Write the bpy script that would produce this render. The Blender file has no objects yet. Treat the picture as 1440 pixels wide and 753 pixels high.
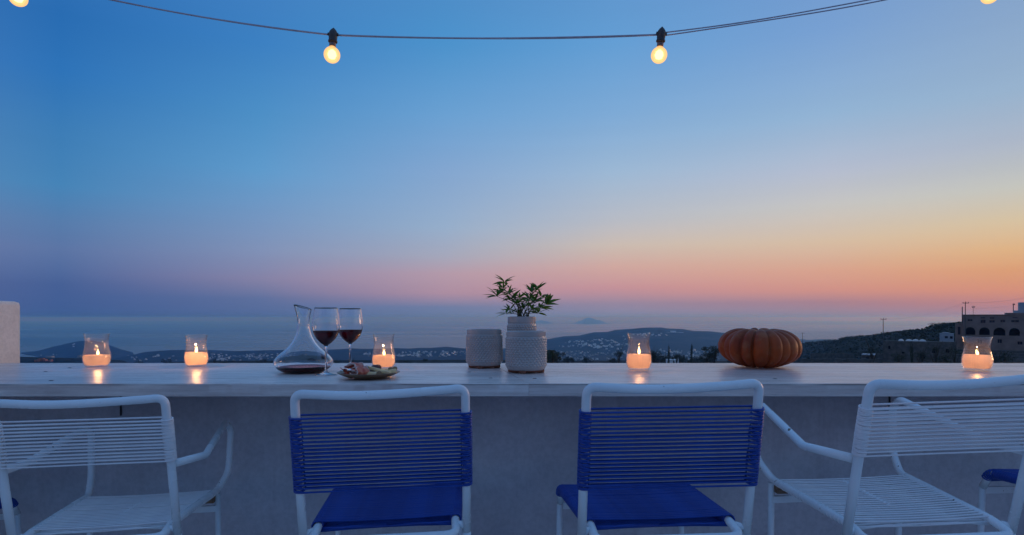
import bpy, bmesh, math, random
import numpy as np
from mathutils import Vector, Matrix, Euler

# ------------------------------------------------------------------ camera
EYE, F, CX, CY = 0.964, 850.0, 720.0, 447.0
S = bpy.context.scene
COL = S.collection
cam_d = bpy.data.cameras.new('camera')
cam = bpy.data.objects.new('camera', cam_d); COL.objects.link(cam)
cam.location = (0, 0, EYE); cam.rotation_euler = (math.radians(90), 0, 0)
cam_d.sensor_width = 36; cam_d.lens = 36 * F / 1440
cam_d.shift_y = (CY - 376.5) / 1440
cam_d.clip_start = 0.05; cam_d.clip_end = 120000
S.camera = cam
S.view_settings.view_transform = 'Standard'; S.view_settings.look = 'None'
S.view_settings.exposure = 0.0; S.view_settings.gamma = 1.0
S.cycles.use_denoising = True
S.cycles.max_bounces = 14; S.cycles.transmission_bounces = 12; S.cycles.transparent_max_bounces = 24
S.cycles.diffuse_bounces = 4; S.cycles.glossy_bounces = 6; S.cycles.volume_bounces = 1
S.cycles.sample_clamp_indirect = 4.0

def lin(c):
    out = []
    for v in c:
        v = v / 255.0
        out.append(v / 12.92 if v <= 0.04045 else ((v + 0.055) / 1.055) ** 2.4)
    return out

# ------------------------------------------------------------------ sky: dusk, the sun just gone to the right
SUN_AZ = 62.0      # degrees to the right of the view direction (+Y)
world = bpy.data.worlds.new('World'); S.world = world; world.use_nodes = True
wn, wl = world.node_tree.nodes, world.node_tree.links
wn.clear()
def wmath(op, a=None, b=None):
    n = wn.new('ShaderNodeMath'); n.operation = op
    for i, v in enumerate((a, b)):
        if v is None: continue
        if isinstance(v, (int, float)): n.inputs[i].default_value = v
        else: wl.new(v, n.inputs[i])
    return n.outputs[0]
tc = wn.new('ShaderNodeTexCoord')
sep = wn.new('ShaderNodeSeparateXYZ'); wl.new(tc.outputs['Generated'], sep.inputs[0])
az = wmath('ARCTAN2', sep.outputs['X'], sep.outputs['Y'])
d = wmath('SUBTRACT', az, math.radians(SUN_AZ))
cosd = wmath('COSINE', d)
w_deg = wmath('MULTIPLY', wmath('ARCCOSINE', cosd), 180 / math.pi)     # angle from the sunset, 0..180
tz = wmath('SQRT', wmath('MAXIMUM', sep.outputs['Z'], 0.0))
COLS = {   # photograph columns: (y, sRGB)
    1415: [(20, (136, 166, 203)), (130, (152, 179, 207)), (200, (172, 183, 201)), (265, (197, 197, 190)), (310, (214, 194, 163)), (350, (222, 179, 134)), (380, (218, 158, 118)), (408, (212, 144, 121)), (426, (186, 130, 132)), (440, (160, 130, 148)), (447, (160, 140, 160))],
    1165: [(40, (120, 160, 210)), (160, (147, 180, 213)), (240, (180, 189, 208)), (290, (199, 197, 194)), (340, (214, 189, 164)), (380, (216, 163, 141)), (408, (208, 146, 135)), (425, (166, 130, 144)), (445, (130, 134, 160)), (449, (150, 142, 165))],
    865: [(60, (100, 158, 212)), (160, (126, 170, 214)), (240, (156, 184, 213)), (310, (184, 188, 198)), (345, (203, 188, 178)), (375, (208, 168, 160)), (405, (196, 146, 153)), (427, (148, 135, 160)), (445, (118, 134, 170))],
    625: [(60, (76, 146, 204)), (160, (106, 160, 210)), (240, (131, 166, 208)), (320, (150, 174, 203)), (360, (165, 168, 188)), (385, (180, 154, 170)), (412, (172, 142, 162)), (432, (110, 125, 164)), (447, (94, 120, 164))],
    365: [(60, (60, 128, 194)), (160, (77, 143, 198)), (240, (95, 154, 204)), (300, (114, 150, 194)), (350, (128, 146, 184)), (392, (132, 130, 166)), (420, (94, 112, 158)), (447, (66, 96, 150))],
    85: [(20, (41, 108, 178)), (100, (46, 115, 184)), (180, (60, 124, 182)), (260, (70, 132, 184)), (310, (86, 124, 172)), (350, (92, 117, 165)), (400, (70, 96, 150)), (447, (54, 86, 144))],
}
def column(px, rows):
    a = math.atan((px - CX) / F); w = abs(SUN_AZ - math.degrees(a)); st = []
    for y, c in rows:
        el = math.atan((CY - y) / F * math.cos(a))
        st.append((math.sqrt(max(0, math.sin(el))), c))
    return w, sorted(st)
cols = [column(px, r) for px, r in COLS.items()]
zen = {22.7: ((.78, (92, 130, 182)), (1, (52, 98, 160)))}
full = []
for w, st in cols:
    k = min(1, w / 100)
    m = [(.78, tuple(int(a * (1 - k) + b * k) for a, b in zip((112, 150, 200), (66, 120, 186)))), (1.0, (98, 140, 194))]
    full.append((w, st + m))
w0, s0 = full[0]
full.insert(0, (0.0, [(p, tuple(min(255, int(c[i] * (1.03, 1.01, .97)[i])) for i in range(3))) for p, c in s0]))
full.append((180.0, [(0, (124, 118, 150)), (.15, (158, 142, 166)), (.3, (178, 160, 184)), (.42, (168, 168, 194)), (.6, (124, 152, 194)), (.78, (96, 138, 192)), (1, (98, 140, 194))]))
prev = None; prev_w = None
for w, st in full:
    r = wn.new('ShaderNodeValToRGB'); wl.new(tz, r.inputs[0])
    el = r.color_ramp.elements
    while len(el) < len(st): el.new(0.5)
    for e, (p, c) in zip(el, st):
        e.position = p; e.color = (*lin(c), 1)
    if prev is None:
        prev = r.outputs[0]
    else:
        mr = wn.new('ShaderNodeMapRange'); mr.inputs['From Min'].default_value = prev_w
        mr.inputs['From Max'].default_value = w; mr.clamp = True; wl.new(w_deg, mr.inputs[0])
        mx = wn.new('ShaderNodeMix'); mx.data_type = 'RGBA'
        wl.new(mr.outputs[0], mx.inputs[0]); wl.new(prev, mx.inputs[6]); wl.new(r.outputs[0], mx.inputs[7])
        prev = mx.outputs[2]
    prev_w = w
# faint streaks of thin haze low in the sky
mp = wn.new('ShaderNodeMapping'); mp.inputs['Scale'].default_value = (1.2, 1.2, 42)
wl.new(tc.outputs['Generated'], mp.inputs[0])
nz = wn.new('ShaderNodeTexNoise'); nz.inputs['Scale'].default_value = 1.6; nz.inputs['Detail'].default_value = 3
wl.new(mp.outputs[0], nz.inputs['Vector'])
st1 = wmath('ADD', wmath('MULTIPLY', wmath('SUBTRACT', nz.outputs[0], 0.5), 0.035), 1.0)
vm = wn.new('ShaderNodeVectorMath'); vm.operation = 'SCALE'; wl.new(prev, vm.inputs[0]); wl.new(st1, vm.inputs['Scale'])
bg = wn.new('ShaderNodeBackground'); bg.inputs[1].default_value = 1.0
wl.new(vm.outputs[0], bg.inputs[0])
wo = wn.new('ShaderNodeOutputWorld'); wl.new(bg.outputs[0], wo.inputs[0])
world.cycles.sampling_method = 'MANUAL'; world.cycles.sample_map_resolution = 1024

# last warm glow of the sun that has just set
sl = bpy.data.lights.new('sun', 'SUN'); sl.energy = 0.5; sl.color = (1, .55, .32); sl.angle = math.radians(14)
sun = bpy.data.objects.new('sun', sl); COL.objects.link(sun)
a = math.radians(SUN_AZ); e = math.radians(4.0)
sd = Vector((math.sin(a) * math.cos(e), math.cos(a) * math.cos(e), math.sin(e)))
sun.rotation_euler = sd.to_track_quat('Z', 'Y').to_euler(); sun.location = (6, 3, 4)

R = random.Random(7)
# ------------------------------------------------------------------ helpers
class MB:
    """collects vertices and faces, then links them as one mesh object"""
    def __init__(s): s.v = []; s.f = []; s.m = []
    def add(s, v, f, m=0):
        b = len(s.v); s.v += [tuple(x) for x in v]; s.f += [tuple(i + b for i in q) for q in f]; s.m += [m] * len(f)
    def box(s, x0, x1, y0, y1, z0, z1, m=0):
        v = [(x, y, z) for z in (z0, z1) for y in (y0, y1) for x in (x0, x1)]
        s.add(v, [(0, 2, 3, 1), (4, 5, 7, 6), (0, 1, 5, 4), (2, 6, 7, 3), (0, 4, 6, 2), (1, 3, 7, 5)], m)
    def tube(s, pts, r, n=10, closed=False, caps=True, m=0):
        pts = [Vector(p) for p in pts]; N = len(pts)
        rr = r if hasattr(r, '__len__') else [r] * N
        T = []
        for i in range(N):
            a = pts[(i - 1) % N] if (closed or i > 0) else pts[i]
            b = pts[(i + 1) % N] if (closed or i < N - 1) else pts[i]
            T.append((b - a).normalized())
        up = Vector((0, 0, 1)) if abs(T[0].z) < .9 else Vector((1, 0, 0))
        u = T[0].cross(up).normalized(); vv = []
        for i in range(N):
            if i:
                u = (u - T[i] * u.dot(T[i])).normalized()
            w = T[i].cross(u)
            for k in range(n):
                a = 2 * math.pi * k / n
                vv.append(pts[i] + (u * math.cos(a) + w * math.sin(a)) * rr[i])
        ff = []
        for i in range(N if closed else N - 1):
            j = (i + 1) % N
            for k in range(n):
                l = (k + 1) % n
                ff.append((i * n + k, i * n + l, j * n + l, j * n + k))
        if caps and not closed:
            ff.append(tuple(range(n))[::-1]); ff.append(tuple((N - 1) * n + k for k in range(n)))
        s.add(vv, ff, m)
    def lathe(s, prof, n=32, m=0, cx=0, cy=0, closed=False):
        """prof: list of (r, z); r=0 ends become poles"""
        rings = []; v = []; f = []
        for r, z in prof:
            if r < 1e-6:
                rings.append([len(v)]); v.append((cx, cy, z))
            else:
                rings.append(list(range(len(v), len(v) + n)))
                v += [(cx + r * math.cos(2 * math.pi * k / n), cy + r * math.sin(2 * math.pi * k / n), z) for k in range(n)]
        pairs = list(zip(rings[:-1], rings[1:]))
        if closed: pairs.append((rings[-1], rings[0]))
        for A, B in pairs:
            for k in range(n):
                l = (k + 1) % n
                if len(A) == 1 and len(B) == 1: continue
                if len(A) == 1: f.append((A[0], B[l], B[k]))
                elif len(B) == 1: f.append((A[k], A[l], B[0]))
                else: f.append((A[k], A[l], B[l], B[k]))
        s.add(v, f, m)
    def mesh(s, name, mats, smooth=True, bevel=0):
        me = bpy.data.meshes.new(name); me.from_pydata(s.v, [], s.f)
        if not isinstance(mats, (list, tuple)): mats = [mats]
        for x in mats: me.materials.append(x)
        me.polygons.foreach_set('material_index', s.m)
        bm = bmesh.new(); bm.from_mesh(me)
        bmesh.ops.recalc_face_normals(bm, faces=bm.faces)
        if bevel:
            bmesh.ops.bevel(bm, geom=list(bm.edges), offset=bevel, segments=2, profile=.6, affect='EDGES')
        bm.to_mesh(me); bm.free()
        me.polygons.foreach_set('use_smooth', [smooth] * len(me.polygons)); me.update()
        return me
    def build(s, name, mats, parent=None, smooth=True, bevel=0, loc=None):
        return link(name, s.mesh(name, mats, smooth, bevel), parent, loc)
def link(name, me, parent=None, loc=None, rot=None, scale=None):
    o = bpy.data.objects.new(name, me); COL.objects.link(o); o.parent = parent
    if loc is not None: o.location = loc
    if rot is not None: o.rotation_euler = rot
    if scale is not None: o.scale = scale
    return o
def smooth_by_angle(o, deg=35):
    me = o.data
    bm = bmesh.new(); bm.from_mesh(me)
    for ed in bm.edges:
        if len(ed.link_faces) == 2 and ed.calc_face_angle(0) > math.radians(deg): ed.smooth = False
    for fc in bm.faces: fc.smooth = True
    bm.to_mesh(me); bm.free(); return o
def tag(o, label=None, cat=None, group=None, kind=None):
    if label: o['label'] = label
    if cat: o['category'] = cat
    if group: o['group'] = group
    if kind: o['kind'] = kind
    return o
def thing(name, label, cat, loc=(0, 0, 0), rot=(0, 0, 0), group=None):
    o = bpy.data.objects.new(name, None); COL.objects.link(o); o.empty_display_size = .1
    o.location = loc; o.rotation_euler = rot
    return tag(o, label, cat, group)
def fillet(pts, rad, seg=6):
    pts = [Vector(p) for p in pts]; out = [pts[0]]
    rads = rad if hasattr(rad, '__len__') else [rad] * len(pts)
    for i in range(1, len(pts) - 1):
        a, b, c = pts[i - 1], pts[i], pts[i + 1]; r = rads[i]
        d1, d2 = (a - b).normalized(), (c - b).normalized()
        ang = d1.angle(d2); t = min(r / max(1e-4, math.tan(ang / 2)), (a - b).length * .48, (c - b).length * .48)
        p, q = b + d1 * t, b + d2 * t
        for k in range(seg + 1):
            s = k / seg; out.append(p * (1 - s) ** 2 + b * 2 * s * (1 - s) + q * s * s)
    out.append(pts[-1]); return out

# ------------------------------------------------------------------ materials
def mat(name):
    m = bpy.data.materials.new(name); m.use_nodes = True
    nt = m.node_tree; nt.nodes.clear()
    out = nt.nodes.new('ShaderNodeOutputMaterial')
    return m, nt.nodes, nt.links, out
def pbr(name, c1, c2=None, rough=.5, scale=8, stretch=(1, 1, 1), bump=0.0, bscale=None, metal=0, coat=0, detail=5, spec=.5, coords='Object', lo=.35, hi=.65, sss=0, sssr=None, bdist=.01):
    m, N, L, out = mat(name)
    p = N.new('ShaderNodeBsdfPrincipled'); L.new(p.outputs[0], out.inputs[0])
    p.inputs['Roughness'].default_value = rough; p.inputs['Metallic'].default_value = metal
    p.inputs['Coat Weight'].default_value = coat; p.inputs['Specular IOR Level'].default_value = spec
    t = N.new('ShaderNodeTexCoord'); mp = N.new('ShaderNodeMapping'); mp.inputs['Scale'].default_value = stretch
    L.new(t.outputs[coords], mp.inputs[0])
    if c2 is not None:
        n = N.new('ShaderNodeTexNoise'); n.inputs['Scale'].default_value = scale; n.inputs['Detail'].default_value = detail
        L.new(mp.outputs[0], n.inputs['Vector'])
        r = N.new('ShaderNodeValToRGB'); L.new(n.outputs[0], r.inputs[0])
        r.color_ramp.elements[0].position = lo; r.color_ramp.elements[1].position = hi
        r.color_ramp.elements[0].color = (*c1, 1); r.color_ramp.elements[1].color = (*c2, 1)
        L.new(r.outputs[0], p.inputs['Base Color'])
    else: p.inputs['Base Color'].default_value = (*c1, 1)
    if bump:
        n2 = N.new('ShaderNodeTexNoise'); n2.inputs['Scale'].default_value = bscale or scale * 3; n2.inputs['Detail'].default_value = 6
        L.new(mp.outputs[0], n2.inputs['Vector'])
        b = N.new('ShaderNodeBump'); b.inputs['Strength'].default_value = bump; b.inputs['Distance'].default_value = bdist
        L.new(n2.outputs[0], b.inputs['Height']); L.new(b.outputs[0], p.inputs['Normal'])
    if sss:
        p.inputs['Subsurface Weight'].default_value = sss; p.inputs['Subsurface Radius'].default_value = sssr or (1, .5, .3)
        p.inputs['Subsurface Scale'].default_value = 1.0
    return m
M = {}
M['paint'] = pbr('white_tube_paint', (.72, .75, .78), (.82, .84, .86), .24, 6, bump=.08, bscale=60, bdist=.002)
def chip_paint(m):
    """small rusty chips and dull scuffs in the tube paint"""
    N, L = m.node_tree.nodes, m.node_tree.links; p = [n for n in N if n.type == 'BSDF_PRINCIPLED'][0]
    src = p.inputs['Base Color'].links[0].from_socket; t = [n for n in N if n.type == 'TEX_COORD'][0]
    n = N.new('ShaderNodeTexNoise'); n.inputs['Scale'].default_value = 55; n.inputs['Detail'].default_value = 3; L.new(t.outputs['Object'], n.inputs['Vector'])
    r = N.new('ShaderNodeValToRGB'); L.new(n.outputs[0], r.inputs[0]); r.color_ramp.elements[0].position = .715; r.color_ramp.elements[1].position = .73
    x = N.new('ShaderNodeMix'); x.data_type = 'RGBA'; L.new(r.outputs[0], x.inputs[0]); L.new(src, x.inputs[6]); x.inputs[7].default_value = (.13, .07, .045, 1); L.new(x.outputs[2], p.inputs['Base Color'])
    n3 = N.new('ShaderNodeTexNoise'); n3.inputs['Scale'].default_value = 9; n3.inputs['Detail'].default_value = 5; L.new(t.outputs['Object'], n3.inputs['Vector'])
    q = N.new('ShaderNodeMapRange'); L.new(n3.outputs[0], q.inputs[0]); q.inputs[1].default_value = .35; q.inputs[2].default_value = .7; q.inputs[3].default_value = .16; q.inputs[4].default_value = .45; L.new(q.outputs[0], p.inputs['Roughness'])
chip_paint(M['paint'])
M['white_cord'] = pbr('white_cord', (.78, .74, .76), (.86, .82, .82), .45, 20)
M['blue_cord'] = pbr('blue_cord', (.0035, .034, .245), (.006, .056, .35), .38, 20)
M['wood_bare'] = pbr('bare_wood', (.16, .09, .055), (.26, .15, .09), .7, 6, (1, 14, 14), bump=.3)
M['rubber'] = pbr('black_rubber', (.02, .02, .022), (.035, .035, .04), .6, 30)
def plaster_mat(nm, lo, hi, stain):
    """hand-trowelled lime plaster: broad blotches, fine speckle, faint runs of dirt, all faint"""
    m, N, L, out = mat(nm)
    p = N.new('ShaderNodeBsdfPrincipled'); L.new(p.outputs[0], out.inputs[0]); p.inputs['Roughness'].default_value = .88
    t = N.new('ShaderNodeTexCoord')
    def nz(sc, st, det=6, rg=.6):
        mp = N.new('ShaderNodeMapping'); mp.inputs['Scale'].default_value = st; L.new(t.outputs['Object'], mp.inputs[0])
        n = N.new('ShaderNodeTexNoise'); n.inputs['Scale'].default_value = sc; n.inputs['Detail'].default_value = det; n.inputs['Roughness'].default_value = rg
        L.new(mp.outputs[0], n.inputs['Vector']); return n.outputs[0]
    def rmp(src, a, b, ca, cb):
        r = N.new('ShaderNodeValToRGB'); L.new(src, r.inputs[0]); e = r.color_ramp.elements
        e[0].position = a; e[1].position = b; e[0].color = (*ca, 1); e[1].color = (*cb, 1); return r.outputs[0]
    def mul(a, b):
        x = N.new('ShaderNodeMix'); x.data_type = 'RGBA'; x.blend_type = 'MULTIPLY'; x.inputs[0].default_value = 1
        L.new(a, x.inputs[6]); L.new(b, x.inputs[7]); return x.outputs[2]
    broad = rmp(nz(1.6, (1, 1, 1.4), 7, .65), .32, .66, lo, hi)
    speck = rmp(nz(70, (1, 1, 1), 3), .38, .60, (.90, .90, .90), (1, 1, 1))
    runs = rmp(nz(3.2, (5, 5, .35), 5), .55, .78, (1, 1, 1), stain)
    L.new(mul(mul(broad, speck), runs), p.inputs['Base Color'])
    b1 = N.new('ShaderNodeBump'); b1.inputs['Strength'].default_value = .35; b1.inputs['Distance'].default_value = .008; L.new(nz(7, (1, 1, 1), 8), b1.inputs['Height'])
    b2 = N.new('ShaderNodeBump'); b2.inputs['Strength'].default_value = .5; b2.inputs['Distance'].default_value = .003; L.new(nz(60, (1, 1, 1), 5), b2.inputs['Height']); L.new(b1.outputs[0], b2.inputs['Normal'])
    L.new(b2.outputs[0], p.inputs['Normal']); return m
M['plaster'] = plaster_mat('whitewashed_plaster', (.46, .43, .47), (.68, .63, .66), (.86, .83, .84))
M['plaster_light'] = plaster_mat('cream_plaster', (.74, .66, .60), (.90, .82, .75), (.86, .80, .74))
M['floor'] = pbr('terrace_cement', (.50, .49, .47), (.60, .58, .55), .7, 4, bump=.3)
M['ceramic'] = pbr('glazed_ceramic', (.38, .335, .32), (.50, .43, .41), .10, 9, bump=.05, bscale=30, bdist=.002, coat=.3)
M['terracotta'] = pbr('terracotta_foot', (.18, .07, .04), (.26, .10, .06), .8, 20)
M['soil'] = pbr('potting_soil', (.02, .015, .01), (.05, .035, .025), .95, 60, bump=.8)
def leaf_mat(nm, c1, c2, ct):
    m = pbr(nm, c1, c2, .35, 40); N, L = m.node_tree.nodes, m.node_tree.links
    p = [n for n in N if n.type == 'BSDF_PRINCIPLED'][0]; out = [n for n in N if n.type == 'OUTPUT_MATERIAL'][0]
    t = N.new('ShaderNodeBsdfTranslucent'); t.inputs[0].default_value = (*ct, 1)
    x = N.new('ShaderNodeMixShader'); x.inputs[0].default_value = .4
    L.new(p.outputs[0], x.inputs[1]); L.new(t.outputs[0], x.inputs[2]); L.new(x.outputs[0], out.inputs[0]); return m
M['leaf'] = leaf_mat('glossy_leaf', (.055, .12, .022), (.10, .19, .035), (.12, .24, .02))
M['leaf_young'] = leaf_mat('young_leaf', (.13, .19, .03), (.17, .23, .04), (.22, .32, .03))
M['stem'] = pbr('plant_stem', (.05, .06, .03), (.08, .07, .04), .6, 40)
M['plate'] = pbr('brown_plate', (.17, .10, .055), (.26, .16, .09), .4, 14, (1, 5, 1), bump=.2)
M['ham'] = pbr('cured_ham', (.46, .045, .03), (.70, .20, .12), .35, 35, (1, 3, 1), sss=.2, sssr=(.006, .002, .001))
M['fat'] = pbr('ham_fat', (.62, .42, .36), (.70, .52, .46), .4, 40)
M['cheese'] = pbr('cheese', (.90, .56, .26), (.95, .68, .38), .5, 30, sss=.2, sssr=(.01, .006, .003))
M['olive'] = pbr('olive_skin', (.05, .010, .008), (.12, .025, .018), .18, 40, coat=.4)
M['nut'] = pbr('walnut', (.30, .17, .08), (.42, .25, .13), .7, 60, bump=.6)
M['dark_plastic'] = pbr('dark_plastic', (.045, .030, .030), (.07, .05, .05), .45, 30)
M['brass'] = pbr('bulb_cap', (.20, .13, .12), (.28, .18, .15), .4, 30, metal=.6)
M['cable'] = pbr('brown_cable', (.48, .40, .44), (.58, .50, .54), .4, 30)
M['wick'] = pbr('burnt_wick', (.01, .008, .006), None, .9)

def emit(name, c, s):
    m, N, L, out = mat(name)
    e = N.new('ShaderNodeEmission'); e.inputs[0].default_value = (*c, 1); e.inputs[1].default_value = s
    L.new(e.outputs[0], out.inputs[0]); return m
M['flame'] = emit('flame', (1, .62, .24), 7)
M['flame_core'] = emit('flame_core', (1, .80, .45), 16)
M['lamp_lit'] = emit('lit_lamp', (1, .62, .30), 7.0)

def thin_glass(name, tint=(1, 1, 1), rough=.02, ior=1.5, veil=.03, dcol=(.8, .78, .76)):
    m, N, L, out = mat(name)
    tr = N.new('ShaderNodeBsdfTransparent'); tr.inputs[0].default_value = (*tint, 1)
    gl = N.new('ShaderNodeBsdfGlossy'); gl.inputs['Roughness'].default_value = rough
    df = N.new('ShaderNodeBsdfDiffuse'); df.inputs[0].default_value = (*dcol, 1)
    tl = N.new('ShaderNodeBsdfTranslucent'); tl.inputs[0].default_value = (*dcol, 1)
    fr = N.new('ShaderNodeFresnel'); gg = N.new('ShaderNodeNewGeometry'); io = N.new('ShaderNodeMapRange'); L.new(gg.outputs['Backfacing'], io.inputs[0]); io.inputs[3].default_value = ior; io.inputs[4].default_value = 1 / ior; L.new(io.outputs[0], fr.inputs[0])
    nz = N.new('ShaderNodeTexNoise'); nz.inputs['Scale'].default_value = 26; nz.inputs['Detail'].default_value = 2
    t = N.new('ShaderNodeTexCoord'); L.new(t.outputs['Object'], nz.inputs['Vector'])
    b = N.new('ShaderNodeBump'); b.inputs['Strength'].default_value = .35; b.inputs['Distance'].default_value = .006
    L.new(nz.outputs[0], b.inputs['Height']); L.new(b.outputs[0], gl.inputs['Normal']); L.new(b.outputs[0], fr.inputs['Normal'])
    m1 = N.new('ShaderNodeMixShader'); L.new(fr.outputs[0], m1.inputs[0]); L.new(tr.outputs[0], m1.inputs[1]); L.new(gl.outputs[0], m1.inputs[2])
    ad = N.new('ShaderNodeMixShader'); ad.inputs[0].default_value = .5; L.new(df.outputs[0], ad.inputs[1]); L.new(tl.outputs[0], ad.inputs[2])
    m2 = N.new('ShaderNodeMixShader'); m2.inputs[0].default_value = veil; L.new(m1.outputs[0], m2.inputs[1]); L.new(ad.outputs[0], m2.inputs[2])
    L.new(m2.outputs[0], out.inputs[0]); return m
M['jar_glass'] = thin_glass('hand_blown_glass', (.97, .97, .97), .03, 1.5, .012)  # slight diffuse veil imitates the flame's glow held in the glass
M['globe'] = thin_glass('bulb_glass', (1, .9, .75), .02, 1.45, .02)
def solid_glass(name, c=(1, 1, 1), ior=1.47, rough=0.0):
    m, N, L, out = mat(name)
    g = N.new('ShaderNodeBsdfGlass'); g.inputs['IOR'].default_value = ior; g.inputs['Roughness'].default_value = rough
    g.inputs['Color'].default_value = (*c, 1); L.new(g.outputs[0], out.inputs[0]); return m
M['crystal'] = solid_glass('crystal', (.985, .99, 1))
def wine():
    m, N, L, out = mat('red_wine')
    g = N.new('ShaderNodeBsdfGlass'); g.inputs['IOR'].default_value = 1.34; g.inputs['Color'].default_value = (.42, .03, .06, 1)
    d = N.new('ShaderNodeBsdfPrincipled'); d.inputs['Base Color'].default_value = (.022, .002, .006, 1); d.inputs['Roughness'].default_value = .08
    x = N.new('ShaderNodeMixShader'); x.inputs[0].default_value = .35
    L.new(g.outputs[0], x.inputs[1]); L.new(d.outputs[0], x.inputs[2]); L.new(x.outputs[0], out.inputs[0]); return m
M['wine'] = wine()
def wax():
    m, N, L, out = mat('candle_wax')
    d = N.new('ShaderNodeBsdfPrincipled'); d.inputs['Base Color'].default_value = (.74, .56, .44, 1); d.inputs['Roughness'].default_value = .5
    t = N.new('ShaderNodeBsdfTranslucent'); t.inputs[0].default_value = (.96, .80, .64, 1)
    x = N.new('ShaderNodeMixShader'); x.inputs[0].default_value = .68
    L.new(d.outputs[0], x.inputs[1]); L.new(t.outputs[0], x.inputs[2]); L.new(x.outputs[0], out.inputs[0])
    return m
M['wax'] = wax()

def counter_wood():
    """painted planks: worn white paint over wood, streaks along X, bare along the edges"""
    m, N, L, out = mat('limewashed_planks')
    p = N.new('ShaderNodeBsdfPrincipled'); L.new(p.outputs[0], out.inputs[0])
    g = N.new('ShaderNodeNewGeometry'); t = N.new('ShaderNodeTexCoord')
    inf = N.new('ShaderNodeObjectInfo')
    off = N.new('ShaderNodeVectorMath'); off.operation = 'ADD'; L.new(t.outputs['Object'], off.inputs[0])
    rnd = N.new('ShaderNodeVectorMath'); rnd.operation = 'SCALE'; rnd.inputs[0].default_value = (7, 3, 1); L.new(inf.outputs['Random'], rnd.inputs['Scale'])
    L.new(rnd.outputs[0], off.inputs[1])
    def noise(sc, stretch, det=6):
        mp = N.new('ShaderNodeMapping'); mp.inputs['Scale'].default_value = stretch; L.new(off.outputs[0], mp.inputs[0])
        n = N.new('ShaderNodeTexNoise'); n.inputs['Scale'].default_value = sc; n.inputs['Detail'].default_value = det
        n.inputs['Roughness'].default_value = .6; L.new(mp.outputs[0], n.inputs['Vector']); return n.outputs[0]
    def ramp(src, a, b, ca, cb):
        r = N.new('ShaderNodeValToRGB'); L.new(src, r.inputs[0]); e = r.color_ramp.elements
        e[0].position = a; e[1].position = b; e[0].color = (*ca, 1); e[1].color = (*cb, 1); return r.outputs[0]
    grain = noise(3.0, (1.0, 16, 16)); fine = noise(9, (1, 40, 40)); patch = noise(2.2, (1, 2.5, 2.5))
    base = ramp(grain, .3, .68, (.62, .51, .47), (.97, .88, .82))
    tint = ramp(patch, .35, .7, (.74, .68, .68), (1, 1, 1))
    mul = N.new('ShaderNodeMix'); mul.data_type = 'RGBA'; mul.blend_type = 'MULTIPLY'; mul.inputs[0].default_value = 1
    L.new(base, mul.inputs[6]); L.new(tint, mul.inputs[7])
    # bare brown wood where thin streaks of paint have gone, and along the front top arris
    wear = ramp(noise(4.0, (1, 30, 30), 8), .68, .73, (0, 0, 0), (1, 1, 1))
    sx = N.new('ShaderNodeSeparateXYZ'); L.new(g.outputs['Position'], sx.inputs[0])
    def mth(op, a, b=None, c=None):
        n = N.new('ShaderNodeMath'); n.operation = op
        for i, v in enumerate((a, b, c)):
            if v is None: continue
            if isinstance(v, (int, float)): n.inputs[i].default_value = v
            else: L.new(v, n.inputs[i])
        return n.outputs[0]
    edge = mth('SUBTRACT', 1.0, mth('MULTIPLY', mth('ABSOLUTE', mth('SUBTRACT', sx.outputs[2], .7560)), 420)) # crack line below the top face
    front = mth('LESS_THAN', sx.outputs[1], 1.876)
    crack = ramp(noise(1.6, (1, 1, 1), 4), .46, .56, (0, 0, 0), (1, 1, 1))
    em = mth('MULTIPLY', mth('MULTIPLY', mth('MAXIMUM', edge, 0), front), crack)
    wm = mth('MINIMUM', mth('ADD', mth('MULTIPLY', wear, .55), mth('MULTIPLY', em, .9)), 1.0)
    mx = N.new('ShaderNodeMix'); mx.data_type = 'RGBA'; L.new(wm, mx.inputs[0]); L.new(mul.outputs[2], mx.inputs[6]); mx.inputs[7].default_value = (.10, .055, .035, 1)
    # the front edge kept greyer
    L.new(mx.outputs[2], p.inputs['Base Color'])
    rr = N.new('ShaderNodeMapRange'); L.new(fine, rr.inputs[0]); rr.inputs[3].default_value = .16; rr.inputs[4].default_value = .42
    L.new(rr.outputs[0], p.inputs['Roughness'])
    b = N.new('ShaderNodeBump'); b.inputs['Strength'].default_value = .4; b.inputs['Distance'].default_value = .0025
    hh = mth('SUBTRACT', mth('ADD', grain, mth('MULTIPLY', fine, .6)), mth('MULTIPLY', wm, .8))
    L.new(hh, b.inputs['Height']); L.new(b.outputs[0], p.inputs['Normal'])
    return m
M['counter'] = counter_wood()

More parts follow.
